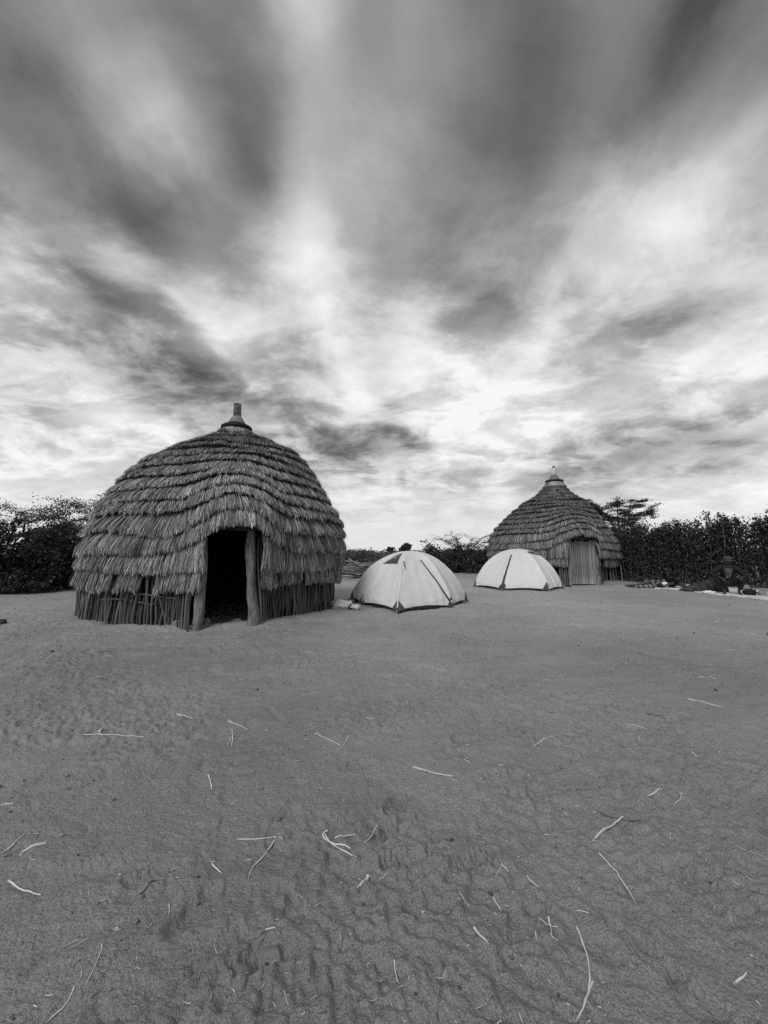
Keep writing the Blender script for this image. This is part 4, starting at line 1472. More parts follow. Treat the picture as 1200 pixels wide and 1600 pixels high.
# ================================================================ firewood, stones, sacks
def blob(mb, centre, radii, amp=0.15, freq=2.0, seed=0, nu=28, nv=16, tint=1.0, flatten=None):
    u = np.linspace(0, 2 * math.pi, nu, endpoint=False)
    v = np.linspace(0.02, math.pi - 0.02, nv)
    U, V_ = np.meshgrid(u, v)
    d = np.stack([np.sin(V_) * np.cos(U), np.sin(V_) * np.sin(U), np.cos(V_)], -1)
    k = 1 + amp * (vnoise(d[..., 0] * freq + seed * 3.1, d[..., 1] * freq + d[..., 2] * freq * 1.3, seed) + 0.5 * vnoise(d[..., 2] * freq * 2.3 + seed, d[..., 0] * freq * 2.1 - d[..., 1] * freq, seed + 1))
    P = d * k[..., None] * np.asarray(radii) + np.asarray(centre)
    if flatten is not None:
        P[..., 2] = np.maximum(P[..., 2], flatten)
    return mb.grid(P, tint, True)


def firewood():
    c = gp(562, 903)
    root = thing('firewood_pile', 'heap of long crooked branches behind the nearer tent', 'firewood', (c[0], c[1], 0))
    rng = np.random.default_rng(55)
    meshes = []
    for k in range(8):
        mb = MB()
        mb.tubes(curve_pts((-0.5, 0, 0), (0.5, 0, 0), 9, 0.03, rng), np.linspace(0.03, 0.018, 9)[None], 6)
        meshes.append(mb.mesh('log', M['wood_pile'], True))
    for k in range(34):
        lay = k // 7
        o = bpy.data.objects.new('log', meshes[k % 8])
        COL.objects.link(o)
        o.parent = root
        o.location = (rng.uniform(-0.35, 0.35), rng.uniform(-0.45, 0.45), 0.03 + 0.14 * lay + rng.uniform(0, 0.06))
        o.rotation_euler = (rng.uniform(0, 6.28), rng.normal(0, 0.16) + (0.35 if rng.random() < 0.15 else 0), rng.normal(0.15, 0.5))
        L = rng.uniform(1.2, 2.6)
        o.scale = (L, 1.0, 1.0)


firewood()


def small_items():
    # stones and a bundle left of the doorway
    p = gp(281, 982)
    mb = MB()
    blob(mb, (0, 0, 0.035), (0.13, 0.09, 0.06), 0.18, 1.6, 3, flatten=-0.01)
    tag(mb.build('stone', M['stone'], None, True, None, (p[0], p[1], gz(p[0], p[1]))), 'flat pale stone on the ground left of the dark doorway', 'stone')
    p = gp(272, 975)
    mb = MB()
    blob(mb, (0, 0, 0.09), (0.085, 0.06, 0.055), 0.22, 2.5, 5)
    o = mb.build('white_bundle', M['white'], None, True, None, (p[0] - 0.02, p[1] + 0.02, gz(p[0], p[1]) + 0.015))
    tag(o, 'small white bundle with dark patches against the stick wall left of the doorway', 'bundle')
    mb = MB()
    blob(mb, (0.085, -0.015, 0.10), (0.03, 0.045, 0.04), 0.1, 2, 6)
    blob(mb, (-0.02, -0.06, 0.075), (0.02, 0.015, 0.02), 0.1, 2, 7)
    mb.build('dark_patch', M['black'], o, True)
    p = gp(323, 980)
    mb = MB()
    blob(mb, (0, 0, 0.06), (0.055, 0.07, 0.085), 0.15, 1.5, 9, flatten=-0.01)
    tag(mb.build('stone', M['stone'], None, True, None, (p[0], p[1], 0)), 'rounded stone just inside the doorway by the left post', 'stone')
    p = gp(370, 975)
    mb = MB()
    blob(mb, (0, 0, 0.04), (0.10, 0.08, 0.055), 0.12, 1.4, 12, flatten=-0.01)
    tag(mb.build('stone', M['stone'], None, True, None, (p[0], p[1], 0)), 'low stone in the doorway beside the right post', 'stone')
    p = gp(3, 975)
    mb = MB()
    blob(mb, (0, 0, 0.03), (0.06, 0.06, 0.05), 0.2, 2, 15, flatten=-0.01)
    tag(mb.build('dark_clod', M['bark'], None, True, None, (p[0], p[1], 0)), 'dark clod on the dirt at the left edge of the picture', 'clod')
    # crumpled white sack between hut and tent
    p = gp(536, 952)
    root = thing('plastic_sack', 'crumpled white sack on the ground between the large hut and the nearer tent', 'sack', (p[0], p[1], 0), R(-8))
    mb = MB()
    blob(mb, (-0.05, 0, 0.09), (0.22, 0.14, 0.115), 0.32, 2.2, 21, 40, 24, flatten=0.0)
    mb.build('sack_body', M['sack'], root, True)
    mb = MB()
    blob(mb, (0.27, -0.02, 0.055), (0.12, 0.09, 0.06), 0.35, 2.5, 23, flatten=0.0)
    blob(mb, (0.15, 0.0, 0.13), (0.035, 0.03, 0.05), 0.3, 2.5, 24)
    mb.build('sack_mouth', M['sack'], root, True)
    mb = MB()
    blob(mb, (0.16, -0.05, 0.05), (0.05, 0.05, 0.05), 0.3, 2.5, 29, flatten=0.0)
    mb.build('tie', M['zip'], root, True)
    # pale crooked pole by the pointed hut
    p = gp(972, 908)
    mb = MB()
    a = np.array([0, 0, -0.05])
    b = at(963, 868, p[1] + 0.1) - np.array([p[0], p[1], 0])
    mb.tubes(wiggle(bez([a], [np.array([0.02, 0, b[2] * 0.85])], [b], 9), np.random.default_rng(8), 0.006), np.linspace(0.028, 0.02, 9)[None], 7)
    tag(mb.build('crooked_pole', M['post'], None, True, None, (p[0], p[1], 0)), 'pale crooked pole leaning on the right side of the pointed hut', 'pole')
    p = gp(852, 917)
    mb = MB()
    blob(mb, (0, 0, 0.03), (0.12, 0.05, 0.04), 0.2, 2, 31, flatten=-0.01)
    p = gp(910, 917)
    tag(mb.build('dark_shoe', M['black'], None, True, None, (p[0] - 0.5, p[1], 0)), 'small dark shoe on the dirt before the plank door', 'shoe')


small_items()


# ================================================================ people
def skin_mesh(name, V, E, rad, mat, parent, levels=2):
    me = bpy.data.meshes.new(name)
    me.from_pydata([tuple(v) for v in V], [tuple(e) for e in E], [])
    me.materials.append(mat)
    o = bpy.data.objects.new(name, me)
    COL.objects.link(o)
    o.parent = parent
    md = o.modifiers.new('skin', 'SKIN')
    md.use_smooth_shade = True
    if not me.skin_vertices:
        bpy.context.view_layer.objects.active = o
    sv = me.skin_vertices[0].data if me.skin_vertices else None
    for i, r in enumerate(rad):
        r = (r, r) if not isinstance(r, tuple) else r
        sv[i].radius = r
        sv[i].use_root = i == 0
    sb = o.modifiers.new('sub', 'SUBSURF')
    sb.levels = levels
    sb.render_levels = levels
    return o


class Sk:
    def __init__(self):
        self.V, self.E, self.r = [], [], []

    def p(self, co, r, link=None):
        self.V.append(co)
        self.r.append(r)
        i = len(self.V) - 1
        if link is not None:
            self.E.append((link, i))
        return i

    def chain(self, start, pts):
        i = start
        for co, r in pts:
            i = self.p(co, r, i)
        return i


def lerp(a, b, t):
    return tuple(np.asarray(a, float) * (1 - t) + np.asarray(b, float) * t)


def hand(s, wrist, palm, fwd, side, down):
    """palm and five curled fingers from a wrist vertex"""
    fwd, side, down = (np.asarray(q, float) for q in (fwd, side, down))
    w = np.asarray(s.V[wrist], float)
    pm = s.p(tuple(w + fwd * 0.045), (0.036, 0.018), wrist)
    pc = w + fwd * 0.075
    for k, (o, L) in enumerate(((-0.03, 0.07), (-0.01, 0.08), (0.01, 0.075), (0.03, 0.06))):
        a = pc + side * o
        s.chain(pm, [(tuple(a), 0.010), (tuple(a + fwd * L * 0.5 + down * L * 0.15), 0.009), (tuple(a + fwd * L * 0.7 + down * L * 0.6), 0.008)])
    a = w + fwd * 0.03 - side * 0.045
    s.chain(pm, [(tuple(a), 0.011), (tuple(a + fwd * 0.035 - side * 0.015 + down * 0.015), 0.009)])


def head(s, neck, base, look, up):
    look, up = np.asarray(look, float), np.asarray(up, float)
    b = np.asarray(base, float)
    j = s.p(tuple(b + up * 0.05 + look * 0.025), (0.062, 0.066), neck)
    m_ = s.p(tuple(b + up * 0.115 + look * 0.01), (0.076, 0.092), j)
    s.p(tuple(b + up * 0.175 - look * 0.005), (0.066, 0.078), m_)
    s.p(tuple(b + up * 0.088 + look * 0.108), 0.014, m_)
    return b + up * 0.115


def seated_man():
    p = gp(1142, 930)
    root = thing('person', 'person in dark jacket and grey cap squatting on the pale mat, forearms on knees', 'person', (p[0], p[1], 0.012), R(-30))
    pelvis, chest, neck = (0, 0.34, 0.30), (0.0, 0.16, 0.60), (0, 0.07, 0.80)
    kn = {-1: (-0.33, -0.06, 0.47), 1: (0.30, -0.04, 0.46)}
    an = {-1: (-0.12, 0.03, 0.085), 1: (0.17, 0.0, 0.085)}
    sh = {-1: (-0.19, 0.10, 0.73), 1: (0.19, 0.10, 0.73)}
    el = {-1: (-0.40, 0.05, 0.56), 1: (0.37, 0.10, 0.50)}
    wr_ = {-1: (-0.20, -0.14, 0.46), 1: (0.22, -0.15, 0.48)}
    s = Sk()
    i0 = s.p(pelvis, (0.15, 0.11))
    i1 = s.p(lerp(pelvis, chest, 0.5), (0.13, 0.10), i0)
    i2 = s.p(chest, (0.15, 0.10), i1)
    i3 = s.p(lerp(chest, neck, 0.75), (0.09, 0.075), i2)
    i4 = s.p(neck, 0.052, i3)
    hc = head(s, i4, (0, 0.05, 0.835), (0, -0.97, -0.22), (0, -0.22, 0.97))
    for sg in (-1, 1):
        a = s.p(sh[sg], 0.058, i3)
        b = s.p(el[sg], 0.042, a)
        c = s.p(wr_[sg], 0.028, b)
        hand(s, c, None, (-0.25 * sg, -0.90, -0.2), (sg * 0.9, -0.25, 0), (0, -0.2, -0.98))
        a = s.p((sg * 0.12, 0.28, 0.31), 0.085, i0)
        b = s.p(kn[sg], 0.058, a)
        c = s.p(lerp(kn[sg], an[sg], 0.35), 0.055, b)
        d = s.p(an[sg], 0.035, c)
        f = s.p((an[sg][0] + 0.02 * sg, an[sg][1] - 0.06, 0.045), 0.036, d)
        s.p((an[sg][0] + 0.03 * sg, an[sg][1] - 0.15, 0.03), (0.04, 0.024), f)
    skin_mesh('body', s.V, s.E, s.r, M['skin'], root)
    j = Sk()
    i0 = j.p((0, 0.33, 0.33), (0.17, 0.13))
    i1 = j.p((0, 0.25, 0.47), (0.165, 0.125), i0)
    i2 = j.p((0, 0.165, 0.60), (0.175, 0.12), i1)
    i3 = j.p((0, 0.10, 0.745), (0.10, 0.09), i2)
    for sg in (-1, 1):
        a = j.p(sh[sg], 0.078, i3)
        b = j.p(lerp(sh[sg], el[sg], 0.5), 0.07, a)
        c = j.p(el[sg], 0.066, b)
        j.p(lerp(el[sg], wr_[sg], 0.8), 0.046, c)
    jk = skin_mesh('jacket', j.V, j.E, j.r, M['jacket'], root)
    t = Sk()
    i0 = t.p((0, 0.33, 0.29), (0.165, 0.12))
    for sg in (-1, 1):
        a = t.p((sg * 0.13, 0.26, 0.31), 0.10, i0)
        m_ = t.p(lerp((sg * 0.13, 0.26, 0.31), kn[sg], 0.6), 0.088, a)
        b = t.p(kn[sg], 0.074, m_)
        c = t.p(lerp(kn[sg], an[sg], 0.5), 0.062, b)
        t.p(lerp(kn[sg], an[sg], 0.85), 0.055, c)
    skin_mesh('trousers', t.V, t.E, t.r, M['jacket'], root)
    # open jacket front showing the printed shirt
    mb = MB()
    u = np.linspace(-0.075, 0.075, 7)
    z = np.linspace(0.44, 0.735, 9)
    U, Z = np.meshgrid(u, z)
    Y = np.interp(Z, [0.44, 0.6, 0.735], [0.125, 0.035, 0.015]) + 1.2 * U ** 2 - 0.012
    wd = np.interp(Z, [0.44, 0.735], [0.75, 1.0])
    P = np.stack([U * wd, Y, Z], -1)
    mb.grid(P)
    mb.grid(P + [0, 0.012, 0])
    mb.build('shirt', M['shirt'], root, True)
    for sg in (-1, 1):
        mb = MB()
        mb.tubes(np.array([(sg * 0.06, 0.01, 0.78), (sg * 0.085, 0.005, 0.70), (sg * 0.07, 0.03, 0.60)])[None], np.full((1, 3), 0.013), 6)
        mb.build('lapel', M['cap'], jk, True)
    # cap with peak
    c = np.array([0, 0.05, 0.835]) + np.array([0, -0.22, 0.97]) * 0.145
    mb = MB()
    mb.lathe([(0.094, -0.015), (0.096, 0.02), (0.085, 0.06), (0.05, 0.085), (0.01, 0.092)], 24, (0, 0, 0))
    cap = mb.build('cap', M['cap'], root, True)
    cap.location = c
    cap.rotation_euler = (R(12), 0, 0)
    mb = MB()
    a = np.linspace(math.pi * 1.12, math.pi * 1.88, 12)
    P = np.stack([np.stack([r * np.cos(a), r * np.sin(a) - o, np.full(12, zq)], -1) for r, o, zq in ((0.09, 0, -0.002), (0.095, 0.065, -0.018), (0.095, 0.065, -0.024), (0.09, 0, -0.010))])
    mb.grid(np.concatenate([P, P[:1]]))
    mb.build('peak', M['cap'], cap, True)
    for sg in (-1, 1):
        mb = MB()
        blob(mb, (sg * 0.032, -0.055, 0.935), (0.012, 0.008, 0.008), 0, 1, 1, 10, 8)
        mb.build('eye', M['white'], root, True)
        mb = MB()
        blob(mb, (sg * 0.088, 0.03, 0.935), (0.012, 0.022, 0.03), 0, 1, 1, 10, 8)
        mb.build('ear', M['skin'], root, True)
    return root


seated_man()


def lying_one():
    """person on the ground at the left end of the mat: feet to the left, face-down on an arm"""
    p = gp(1018, 918)
    root = thing('person', 'person in striped cloth lying on the ground left of the pale mat', 'person', (p[0], p[1], 0.0), R(-6))
    s = Sk()
    i0 = s.p((0.25, 0.05, 0.15), (0.13, 0.12))
    i1 = s.p((0.45, 0.05, 0.14), (0.13, 0.11), i0)
    i2 = s.p((0.68, 0.04, 0.17), (0.16, 0.13), i1)
    i3 = s.p((0.80, 0.02, 0.15), (0.09, 0.08), i2)
    i4 = s.p((0.87, 0.0, 0.12), 0.055, i3)
    head(s, i4, (0.90, -0.01, 0.11), (0.2, -0.97, -0.1), (0.97, 0.2, -0.05))
    for sg, knee, ank in ((-1, (-0.18, -0.12, 0.17), (-0.62, 0.0, 0.05)), (1, (-0.22, 0.10, 0.09), (-0.66, 0.12, 0.05))):
        a = s.p((0.18, 0.04 + sg * 0.06, 0.14), 0.085, i0)
        b = s.p(knee, 0.058, a)
        c = s.p(ank, 0.035, b)
        d = s.p((ank[0] - 0.07, ank[1] - 0.02, 0.05), 0.034, c)
        s.p((ank[0] - 0.14, ank[1] - 0.05, 0.055), (0.035, 0.022), d)
    for sg, el, wr in ((-1, (0.42, -0.20, 0.12), (0.18, -0.22, 0.04)), (1, (0.95, -0.22, 0.06), (1.02, -0.02, 0.05))):
        a = s.p((0.74, 0.03 + sg * 0.13, 0.15 + (0.05 if sg < 0 else 0)), 0.055, i3)
        b = s.p(el, 0.04, a)
        c = s.p(wr, 0.027, b)
        hand(s, c, None, (-0.95 if sg < 0 else 0.2, 0.0 if sg < 0 else 0.95, -0.05), (0, 0.95, 0.1), (0, 0, -1))
    skin_mesh('body', s.V, s.E, s.r, M['skin'], root)
    j = Sk()
    i0 = j.p((0.38, 0.05, 0.14), (0.145, 0.13))
    i1 = j.p((0.55, 0.05, 0.155), (0.19, 0.16), i0)
    i2 = j.p((0.69, 0.04, 0.19), (0.23, 0.18), i1)
    i3 = j.p((0.79, 0.02, 0.16), (0.15, 0.13), i2)
    a = j.p((0.74, -0.10, 0.20), 0.075, i3)
    j.p((0.58, -0.155, 0.16), 0.06, a)
    skin_mesh('jacket', j.V, j.E, j.r, M['blanket'], root)
    # striped cloth over hips and legs, with folds
    x = np.linspace(-0.55, 0.42, 80)
    a = np.linspace(0.05, math.pi - 0.05, 22)
    X, A = np.meshgrid(x, a, indexing='ij')
    hgt = np.interp(X, [-0.55, -0.3, -0.1, 0.15, 0.42], [0.09, 0.15, 0.24, 0.23, 0.25])
    wid = np.interp(X, [-0.55, -0.2, 0.2, 0.42], [0.13, 0.22, 0.20, 0.17])
    f = 1 + 0.08 * np.sin(X * 34 + 3 * np.cos(A)) + 0.06 * vnoise(X * 9, A * 3, 5)
    V = np.stack([X, 0.03 - wid * np.cos(A) * f, 0.005 + hgt * np.sin(A) * f], -1)
    st = np.where(np.sin(X * 46 + 2.5 * A) > 0.25, 1.1, 0.35)
    MB().grid(V, st.ravel()).build('striped_cloth', M['cloth'], root, True)
    mb = MB()
    blob(mb, (0.34, -0.17, 0.12), (0.10, 0.05, 0.09), 0.25, 2.4, 41, flatten=0.0)
    mb.build('white_sleeve', M['white'], root, True)
    mb = MB()
    blob(mb, (0.12, -0.23, 0.085), (0.085, 0.07, 0.09), 0.08, 2.0, 44, flatten=0.0)
    o = mb.build('dark_bag', M['black'], None, True, None, tuple(p))
    tag(o, 'small round black bag against the knees of the person in striped cloth', 'bag')


lying_one()


def lying_two():
    p = gp(1103, 925)
    root = thing('person', 'person lying under a dark ribbed blanket next to the squatting person', 'person', (p[0], p[1], 0.012), R(-14))
    s = Sk()
    i0 = s.p((-0.05, 0, 0.14), (0.13, 0.10))
    i1 = s.p((0.15, 0, 0.16), (0.13, 0.11), i0)
    i2 = s.p((0.34, 0, 0.2), (0.14, 0.11), i1)
    i3 = s.p((0.44, 0, 0.26), 0.06, i2)
    head(s, i3, (0.44, -0.01, 0.28), (-0.1, -0.95, 0.2), (0.55, 0.1, 0.83))
    for sg in (-1, 1):
        a = s.p((-0.12, sg * 0.08, 0.13), 0.08, i0)
        b = s.p((-0.34, sg * 0.10 - 0.02, 0.15), 0.055, a)
        c = s.p((-0.55, sg * 0.08, 0.05), 0.035, b)
        s.p((-0.64, sg * 0.08 - 0.04, 0.05), 0.028, c)
        a = s.p((0.36, sg * 0.15, 0.2), 0.05, i2)
        b = s.p((0.18, sg * 0.21, 0.12), 0.04, a)
        c = s.p((0.0, sg * 0.17, 0.10), 0.027, b)
        hand(s, c, None, (-0.95, 0, -0.1), (0, sg * 0.95, 0), (0, 0, -1))
    skin_mesh('body', s.V, s.E, s.r, M['skin'], root)
    x = np.linspace(-0.60, 0.44, 120)
    a = np.linspace(0.03, math.pi - 0.03, 26)
    X, A = np.meshgrid(x, a, indexing='ij')
    hgt = np.interp(X, [-0.60, -0.5, -0.25, 0.05, 0.28, 0.40, 0.44], [0.05, 0.13, 0.25, 0.31, 0.36, 0.33, 0.25])
    wid = np.interp(X, [-0.60, -0.2, 0.3, 0.44], [0.14, 0.27, 0.29, 0.20])
    f = 1 + 0.05 * np.sin(X * 38 + 2 * np.cos(A)) + 0.05 * vnoise(X * 6, A * 2, 8)
    V = np.stack([X + 0.05 * np.cos(A), -wid * np.cos(A) * f, 0.004 + hgt * np.sin(A) * f], -1)
    st = np.where(np.sin(X * 38 + 2 * np.cos(A)) > 0.3, 1.15, 0.7)
    MB().grid(V, st.ravel()).build('blanket', M['blanket'], root, True)


lying_two()


def mat_and_things():
    fr = [(1022, 920), (1060, 921), (1085, 926), (1110, 929), (1140, 931), (1168, 934), (1205, 940)]
    bk = [(1040, 914), (1062, 914.5), (1086, 915), (1112, 918), (1145, 920), (1175, 922), (1215, 927)]
    F_ = np.array([gp(*q) for q in fr])
    B_ = np.array([gp(*q) for q in bk])
    t = np.linspace(0, 1, 60)
    k = np.linspace(0, 1, len(fr))
    F2 = np.stack([np.interp(t, k, F_[:, i]) for i in range(3)], -1)
    B2 = np.stack([np.interp(t, k, B_[:, i]) for i in range(3)], -1)
    rows = []
    for f in np.linspace(0, 1, 16):
        P = F2 * (1 - f) + B2 * f
        P[:, 2] = 0.010 + ground_h(P[:, 0], P[:, 1]) * 0.7 + 0.012 + 0.012 * vnoise(P[:, 0] * 5, P[:, 1] * 5, 3)
        P[:, :2] += 0.03 * np.stack([vnoise(t * 14, t * 0 + f * 3, 5), vnoise(t * 14, t * 0 + f * 3, 6)], -1)
        rows.append(P)
    V = np.stack(rows)
    edge = V[0] - [0, 0, 0.02]
    tag(MB().grid(np.concatenate([edge[None], V])).build('ground_mat', M['mat'], None, True), 'long pale mat spread on the ground under the resting people', 'mat')

    def cloth(px, py, w, d, h, seed, label, mat='white', cat='cloth', name='folded_cloth'):
        p = gp(px, py)
        mb = MB()
        blob(mb, (0, 0, h * 0.5), (w, d, h), 0.3, 2.6, seed, flatten=0.0)
        o = mb.build(name, M[mat], None, True, None, (p[0], p[1], 0.02))
        return tag(o, label, cat)
    cloth(1108, 928, 0.16, 0.10, 0.05, 51, 'crumpled white cloth on the mat in front of the blanket')
    cloth(1131, 925, 0.12, 0.10, 0.07, 52, 'white cloth heap on the mat by the feet of the squatting person')
    cloth(1172, 931, 0.15, 0.10, 0.11, 53, 'low black bag lying on the mat right of the squatting person', 'black', 'bag', 'black_bag')
    cloth(1192, 932, 0.11, 0.08, 0.09, 54, 'dark striped bag on the mat at the right edge of the picture', 'cloth', 'bag', 'striped_bag')
    # white can and cup
    p = gp(1183, 930)
    mb = MB()
    mb.lathe([(0.05, 0.0), (0.058, 0.01), (0.06, 0.10), (0.05, 0.115), (0.03, 0.12)], 18)
    tag(mb.build('white_jug', M['plastic'], None, True, None, (p[0], p[1], 0.025)), 'small white jug between the two bags on the mat', 'jug')
    p = gp(1166, 923)
    root = thing('jerry_can', 'pale round water container behind the black bag', 'container', (p[0], p[1], 0.02))
    mb = MB()
    mb.lathe([(0.07, 0.0), (0.09, 0.015), (0.095, 0.10), (0.08, 0.15), (0.035, 0.165)], 20)
    mb.build('container_body', M['stone'], root, True)
    mb = MB()
    mb.lathe([(0.03, 0.16), (0.032, 0.19), (0.025, 0.195)], 12)
    mb.build('lid', M['ring'], root, True)


mat_and_things()

# ================================================================ twigs, straw and crumbs on the dirt
TG = 'dry twigs scattered on the dirt'
TWIGS = [   # outline over the ground, thickness in metres, dark?, label
    ([(129, 1152), (175, 1149), (200, 1150), (225, 1149)], .008, 0, 'long pale twig lying level on the left below the large hut'),
    ([(155, 1149), (157, 1142), (160, 1136)], .018, 0, 'short thick pale stub resting against the long level twig on the left'),
    ([(137, 1063), (160, 1059), (186, 1052)], .008, 0, 'pale twig on the dirt left, nearest below the stick wall'),
    ([(52, 1136), (66, 1132), (82, 1126)], .006, 0, 'thin pale twig near the left edge above the long level twig'),
    ([(276, 1116), (289, 1118), (302, 1121)], .010, 0, 'short straight pale twig below the dark doorway'),
    ([(355, 1125), (371, 1130), (387, 1136)], .006, 0, 'thin pale straw just above the forked twig in the middle left'),
    ([(363, 1137), (364, 1150), (362, 1166)], .009, 0, 'upright arm of the small forked twig pair, middle left'),
    ([(367, 1141), (361, 1152), (355, 1165)], .006, 0, 'thinner arm of the small forked twig pair, middle left'),
    ([(544, 1154), (538, 1168), (525, 1181)], .007, 0, 'curved pale twig just left of the middle of the yard'),
    ([(492, 1150), (512, 1159), (532, 1169)], .006, 0, 'thin twig crossing towards the curved pale twig near the middle'),
    ([(325, 1214), (329, 1224), (331, 1236)], .009, 0, 'short upright pale twig alone in the left middle ground'),
    ([(0, 1257), (10, 1254), (21, 1255)], .008, 0, 'pale twig end cut by the left edge, middle height of the dirt'),
    ([(832, 1167), (848, 1161), (864, 1155)], .008, 0, 'short pale twig slanting up to the right below the tents'),
    ([(1075, 1096), (1100, 1102), (1131, 1110)], .009, 0, 'long pale twig on the right, level with the far yard'),
    ([(1012, 1246), (1024, 1243), (1035, 1240)], .009, 0, 'short bright twig on the right above the thick split stick'),
    ([(1065, 1240), (1064, 1254), (1052, 1261)], .006, 0, 'hooked pale straw on the right beside the short bright twig'),
    ([(927, 1317), (945, 1301), (973, 1279)], .012, 0, 'thick bright split stick slanting on the right'),
    ([(932, 1265), (967, 1284), (1002, 1287)], .006, 1, 'dark thin twig passing above the thick bright stick'),
    ([(645, 1202), (665, 1208), (682, 1214), (707, 1219)], .008, 0, 'pale twig half sunk in dirt right of the middle'),
    ([(985, 1137), (997, 1139), (1009, 1142)], .007, 0, 'short pale straw on the right below the long pale twig'),
    ([(1010, 1120), (1025, 1123), (1040, 1126)], .008, 1, 'short dark twig on the right below the long pale twig'),
    ([(0, 1330), (22, 1317), (38, 1302)], .007, 0, 'pale twig running to the left edge, lower left'),
    ([(32, 1331), (47, 1321), (60, 1318), (72, 1316)], .015, 0, 'thick peeling bark strip in the lower left'),
    ([(14, 1372), (32, 1385), (50, 1389), (64, 1392)], .008, 0, 'bent pale twig below the bark strip, lower left'),
    ([(371, 1311), (390, 1313), (410, 1313), (431, 1308)], .006, 0, 'level thin arm meeting the long bent twig, lower middle left'),
    ([(431, 1308), (417, 1332), (397, 1352), (392, 1365), (388, 1378)], .008, 0, 'long bent pale twig pointing down, lower middle left'),
    ([(511, 1299), (502, 1302), (503, 1312), (515, 1322), (548, 1330)], .010, 0, 'thick looped vine end in the lower middle'),
    ([(507, 1305), (518, 1325), (540, 1336), (556, 1349)], .007, 0, 'thin vine strand trailing below the looped vine'),
    ([(522, 1312), (540, 1307), (556, 1305)], .008, 0, 'pale twig above the looped vine in the lower middle'),
    ([(590, 1293), (583, 1310), (565, 1329)], .006, 0, 'thin twig right of the looped vine'),
    ([(331, 1346), (339, 1352), (346, 1362)], .008, 0, 'small pale chip twig left of the long bent twig'),
    ([(575, 1371), (570, 1387), (559, 1394)], .016, 0, 'short stout curved stick in the lower middle'),
    ([(159, 1482), (160, 1495), (145, 1525), (130, 1557)], .004, 0, 'long thin straw bent at its top, bottom left'),
    ([(115, 1550), (106, 1577), (80, 1590), (72, 1602)], .006, 0, 'crooked pale twig at the very bottom left'),
    ([(414, 1465), (422, 1463), (430, 1463)], .008, 0, 'tiny level pale stub low in the left middle'),
    ([(936, 1336), (950, 1350), (965, 1367), (980, 1385), (990, 1402), (995, 1418)], .006, 0, 'long gently curved pale twig, lower right'),
    ([(902, 1452), (912, 1475), (918, 1500), (925, 1537), (914, 1575), (900, 1602)], .007, 0, 'longest curving twig at the bottom right'),
    ([(926, 1535), (920, 1560), (908, 1582), (905, 1600)], .006, 0, 'second strand twisted along the longest curving twig'),
    ([(741, 1461), (750, 1476), (763, 1494)], .010, 0, 'straight pale stick in the lower right middle'),
    ([(857, 1437), (862, 1455), (863, 1474)], .007, 0, 'upright pale twig left of the longest curving twig'),
    ([(841, 1446), (857, 1451), (873, 1456)], .004, 0, 'thin straw crossing the upright pale twig'),
    ([(771, 1405), (776, 1413), (783, 1423)], .007, 0, 'small slanting twig above the straight pale stick'),
    ([(784, 1356), (789, 1362), (795, 1368)], .007, 0, 'tiny bright twig right of the shoe prints'),
    ([(823, 1377), (832, 1384), (843, 1391)], .006, 0, 'small curved twig between shoe prints and the long curved twig'),
    ([(616, 1512), (619, 1537), (624, 1551)], .005, 0, 'thin upright straw at the bottom middle'),
    ([(659, 1425), (670, 1427), (680, 1428)], .008, 0, 'small bright wood chip beside the shoe print'),
    ([(1147, 1533), (1156, 1526), (1167, 1518)], .008, 0, 'short pale twig near the bottom right corner'),
    ([(220, 1397), (232, 1385), (245, 1374)], .007, 1, 'dark twig in the lower left, slanting'),
    ([(1092, 1059), (1106, 1061), (1120, 1063)], .007, 0, 'faint pale straw far out on the right of the yard'),
    ([(154, 1020), (162, 1019), (170, 1018)], .010, 1, 'short dark stick just before the stick wall on the left'),
]


def twigs():
    rng = np.random.default_rng(303)
    for (pts, th, dark, label) in TWIGS:
        G = np.array([gp(*q)[:2] for q in pts])
        k = np.concatenate([[0], np.cumsum(np.linalg.norm(np.diff(G, axis=0), axis=1))])
        n = max(8, int(k[-1] / 0.02))
        t = np.linspace(0, k[-1], n)
        P = np.stack([np.interp(t, k, G[:, 0]), np.interp(t, k, G[:, 1])], -1)
        for _ in range(3):
            P[1:-1] = (P[:-2] + 2 * P[1:-1] + P[2:]) / 4
        P += rng.normal(0, 1, P.shape) * 0.05 * k[-1] / n
        z = ground_h(P[:, 0], P[:, 1])
        z = np.maximum(z, np.convolve(np.pad(z, 3, mode='edge'), np.ones(7) / 7, 'valid'))
        r = th * (0.33 + 0.02 * min(6.0, float(np.hypot(*G.mean(0))))) * np.linspace(1.15, 0.7, n) * (1 + 0.08 * rng.normal(size=n))
        z = z + r * 0.45 + 0.0015 * np.abs(np.sin(t * 9))
        c = P.mean(0)
        mb = MB()
        mb.tubes(np.concatenate([P - c, z[:, None]], 1), r[None], 6)
        o = mb.build('twig', M['twig_dark' if dark else 'twig'], None, True, None, (c[0], c[1], 0))
        tag(o, label, 'twig', TG)


twigs()


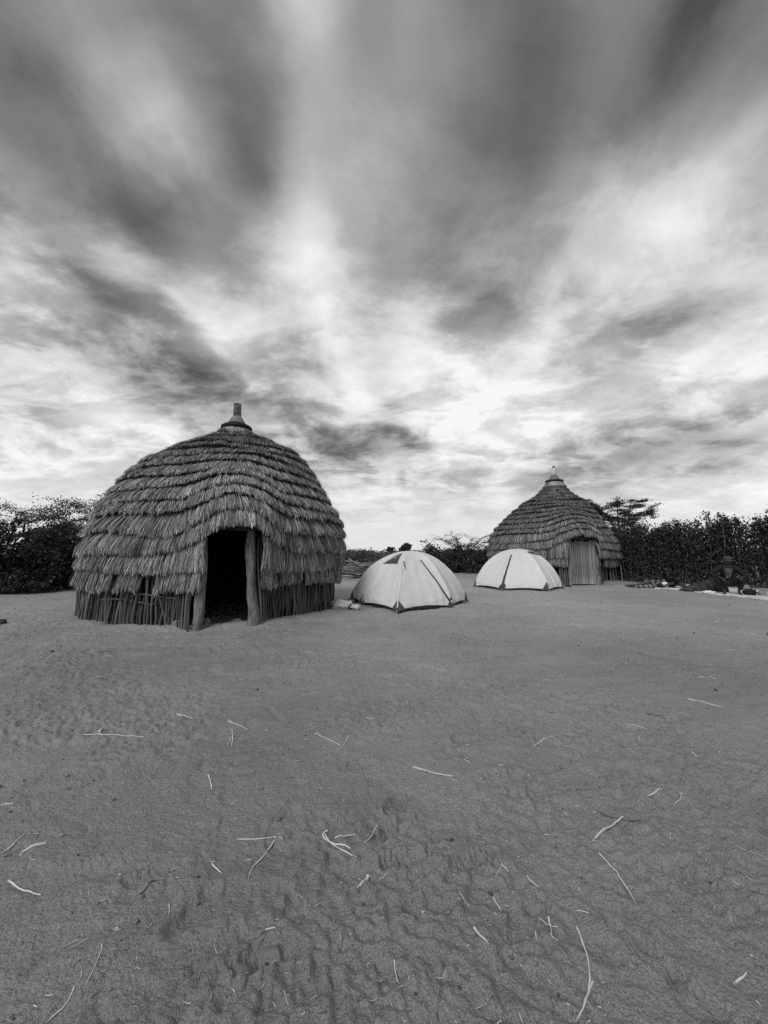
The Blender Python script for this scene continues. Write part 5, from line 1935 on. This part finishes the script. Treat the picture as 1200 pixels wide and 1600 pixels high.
def litter():
    rng = np.random.default_rng(404)

    def scatter(n, dmin, dmax):
        az = rng.uniform(R(-58), R(58), n)
        d = np.exp(rng.uniform(math.log(dmin), math.log(dmax), n))
        return d * np.sin(az), d * np.cos(az), d
    # straw bits
    n = 1700
    x, y, d = scatter(n, 1.0, 14)
    # extra fallen straw round the large hut
    m_ = 420
    aa = rng.uniform(0, 2 * math.pi, m_)
    rd = 2.55 + np.abs(rng.normal(0, 0.45, m_))
    x = np.concatenate([x, -3.55 + rd * np.cos(aa)])
    y = np.concatenate([y, 8.6 + rd * np.sin(aa)])
    d = np.hypot(x, y)
    n += m_
    L = np.exp(rng.normal(math.log(0.022), 0.55, n)) * (0.55 + 0.12 * d)
    a = rng.uniform(0, math.pi, n)
    bend = rng.normal(0, 0.25, n)
    P = np.zeros((n, 4, 3))
    for j, f in enumerate((-0.5, -0.17, 0.17, 0.5)):
        px = x + np.cos(a + bend * f) * L * f
        py = y + np.sin(a + bend * f) * L * f
        P[:, j] = np.stack([px, py, ground_h(px, py)], -1)
    r = rng.uniform(0.0006, 0.0016, n) * (0.8 + 0.14 * d)
    P[:, :, 2] += r[:, None] * 0.9 + 0.001
    mb = MB()
    mb.tubes(P, np.repeat(r[:, None], 4, 1), 4, rng.choice([0.25, 0.6, 0.8, 1.0, 1.15], n))
    tag(mb.build('straw_litter', M['twig']), 'small bits of straw and chips strewn over the dirt', 'straw', None, 'stuff')
    # crumbs of earth and dung
    n = 4200
    x, y, d = scatter(n, 0.95, 16)
    s = np.exp(rng.normal(math.log(0.0026), 0.5, n)) * (0.7 + 0.16 * d)
    z = ground_h(x, y)
    ico = np.array([(0, 0, 1), (.9, 0, .2), (.28, .85, .25), (-.72, .53, .2), (-.72, -.53, .25), (.28, -.85, .2), (0, 0, -.5)])
    T = np.array([(0, 1, 2), (0, 2, 3), (0, 3, 4), (0, 4, 5), (0, 5, 1), (6, 2, 1), (6, 3, 2), (6, 4, 3), (6, 5, 4), (6, 1, 5)])
    V = ico[None] * s[:, None, None] * rng.uniform(0.6, 1.3, (n, 7, 1)) + np.stack([x, y, z + s * 0.3], -1)[:, None]
    TT = (T[None] + (np.arange(n) * 7)[:, None, None]).reshape(-1, 3)
    mb = MB()
    mb.add(V.reshape(-1, 3), None, TT, np.repeat(rng.choice([0.4, 0.7, 0.9, 1.1, 1.4], n), 7))
    tag(mb.build('earth_crumbs', CRUMB), 'small clods and crumbs of earth on the dirt', 'clods', None, 'stuff')


CRUMB = make_mat('earth_crumb', 0.17, 0.95, var=0.3, vscale=20)
litter()
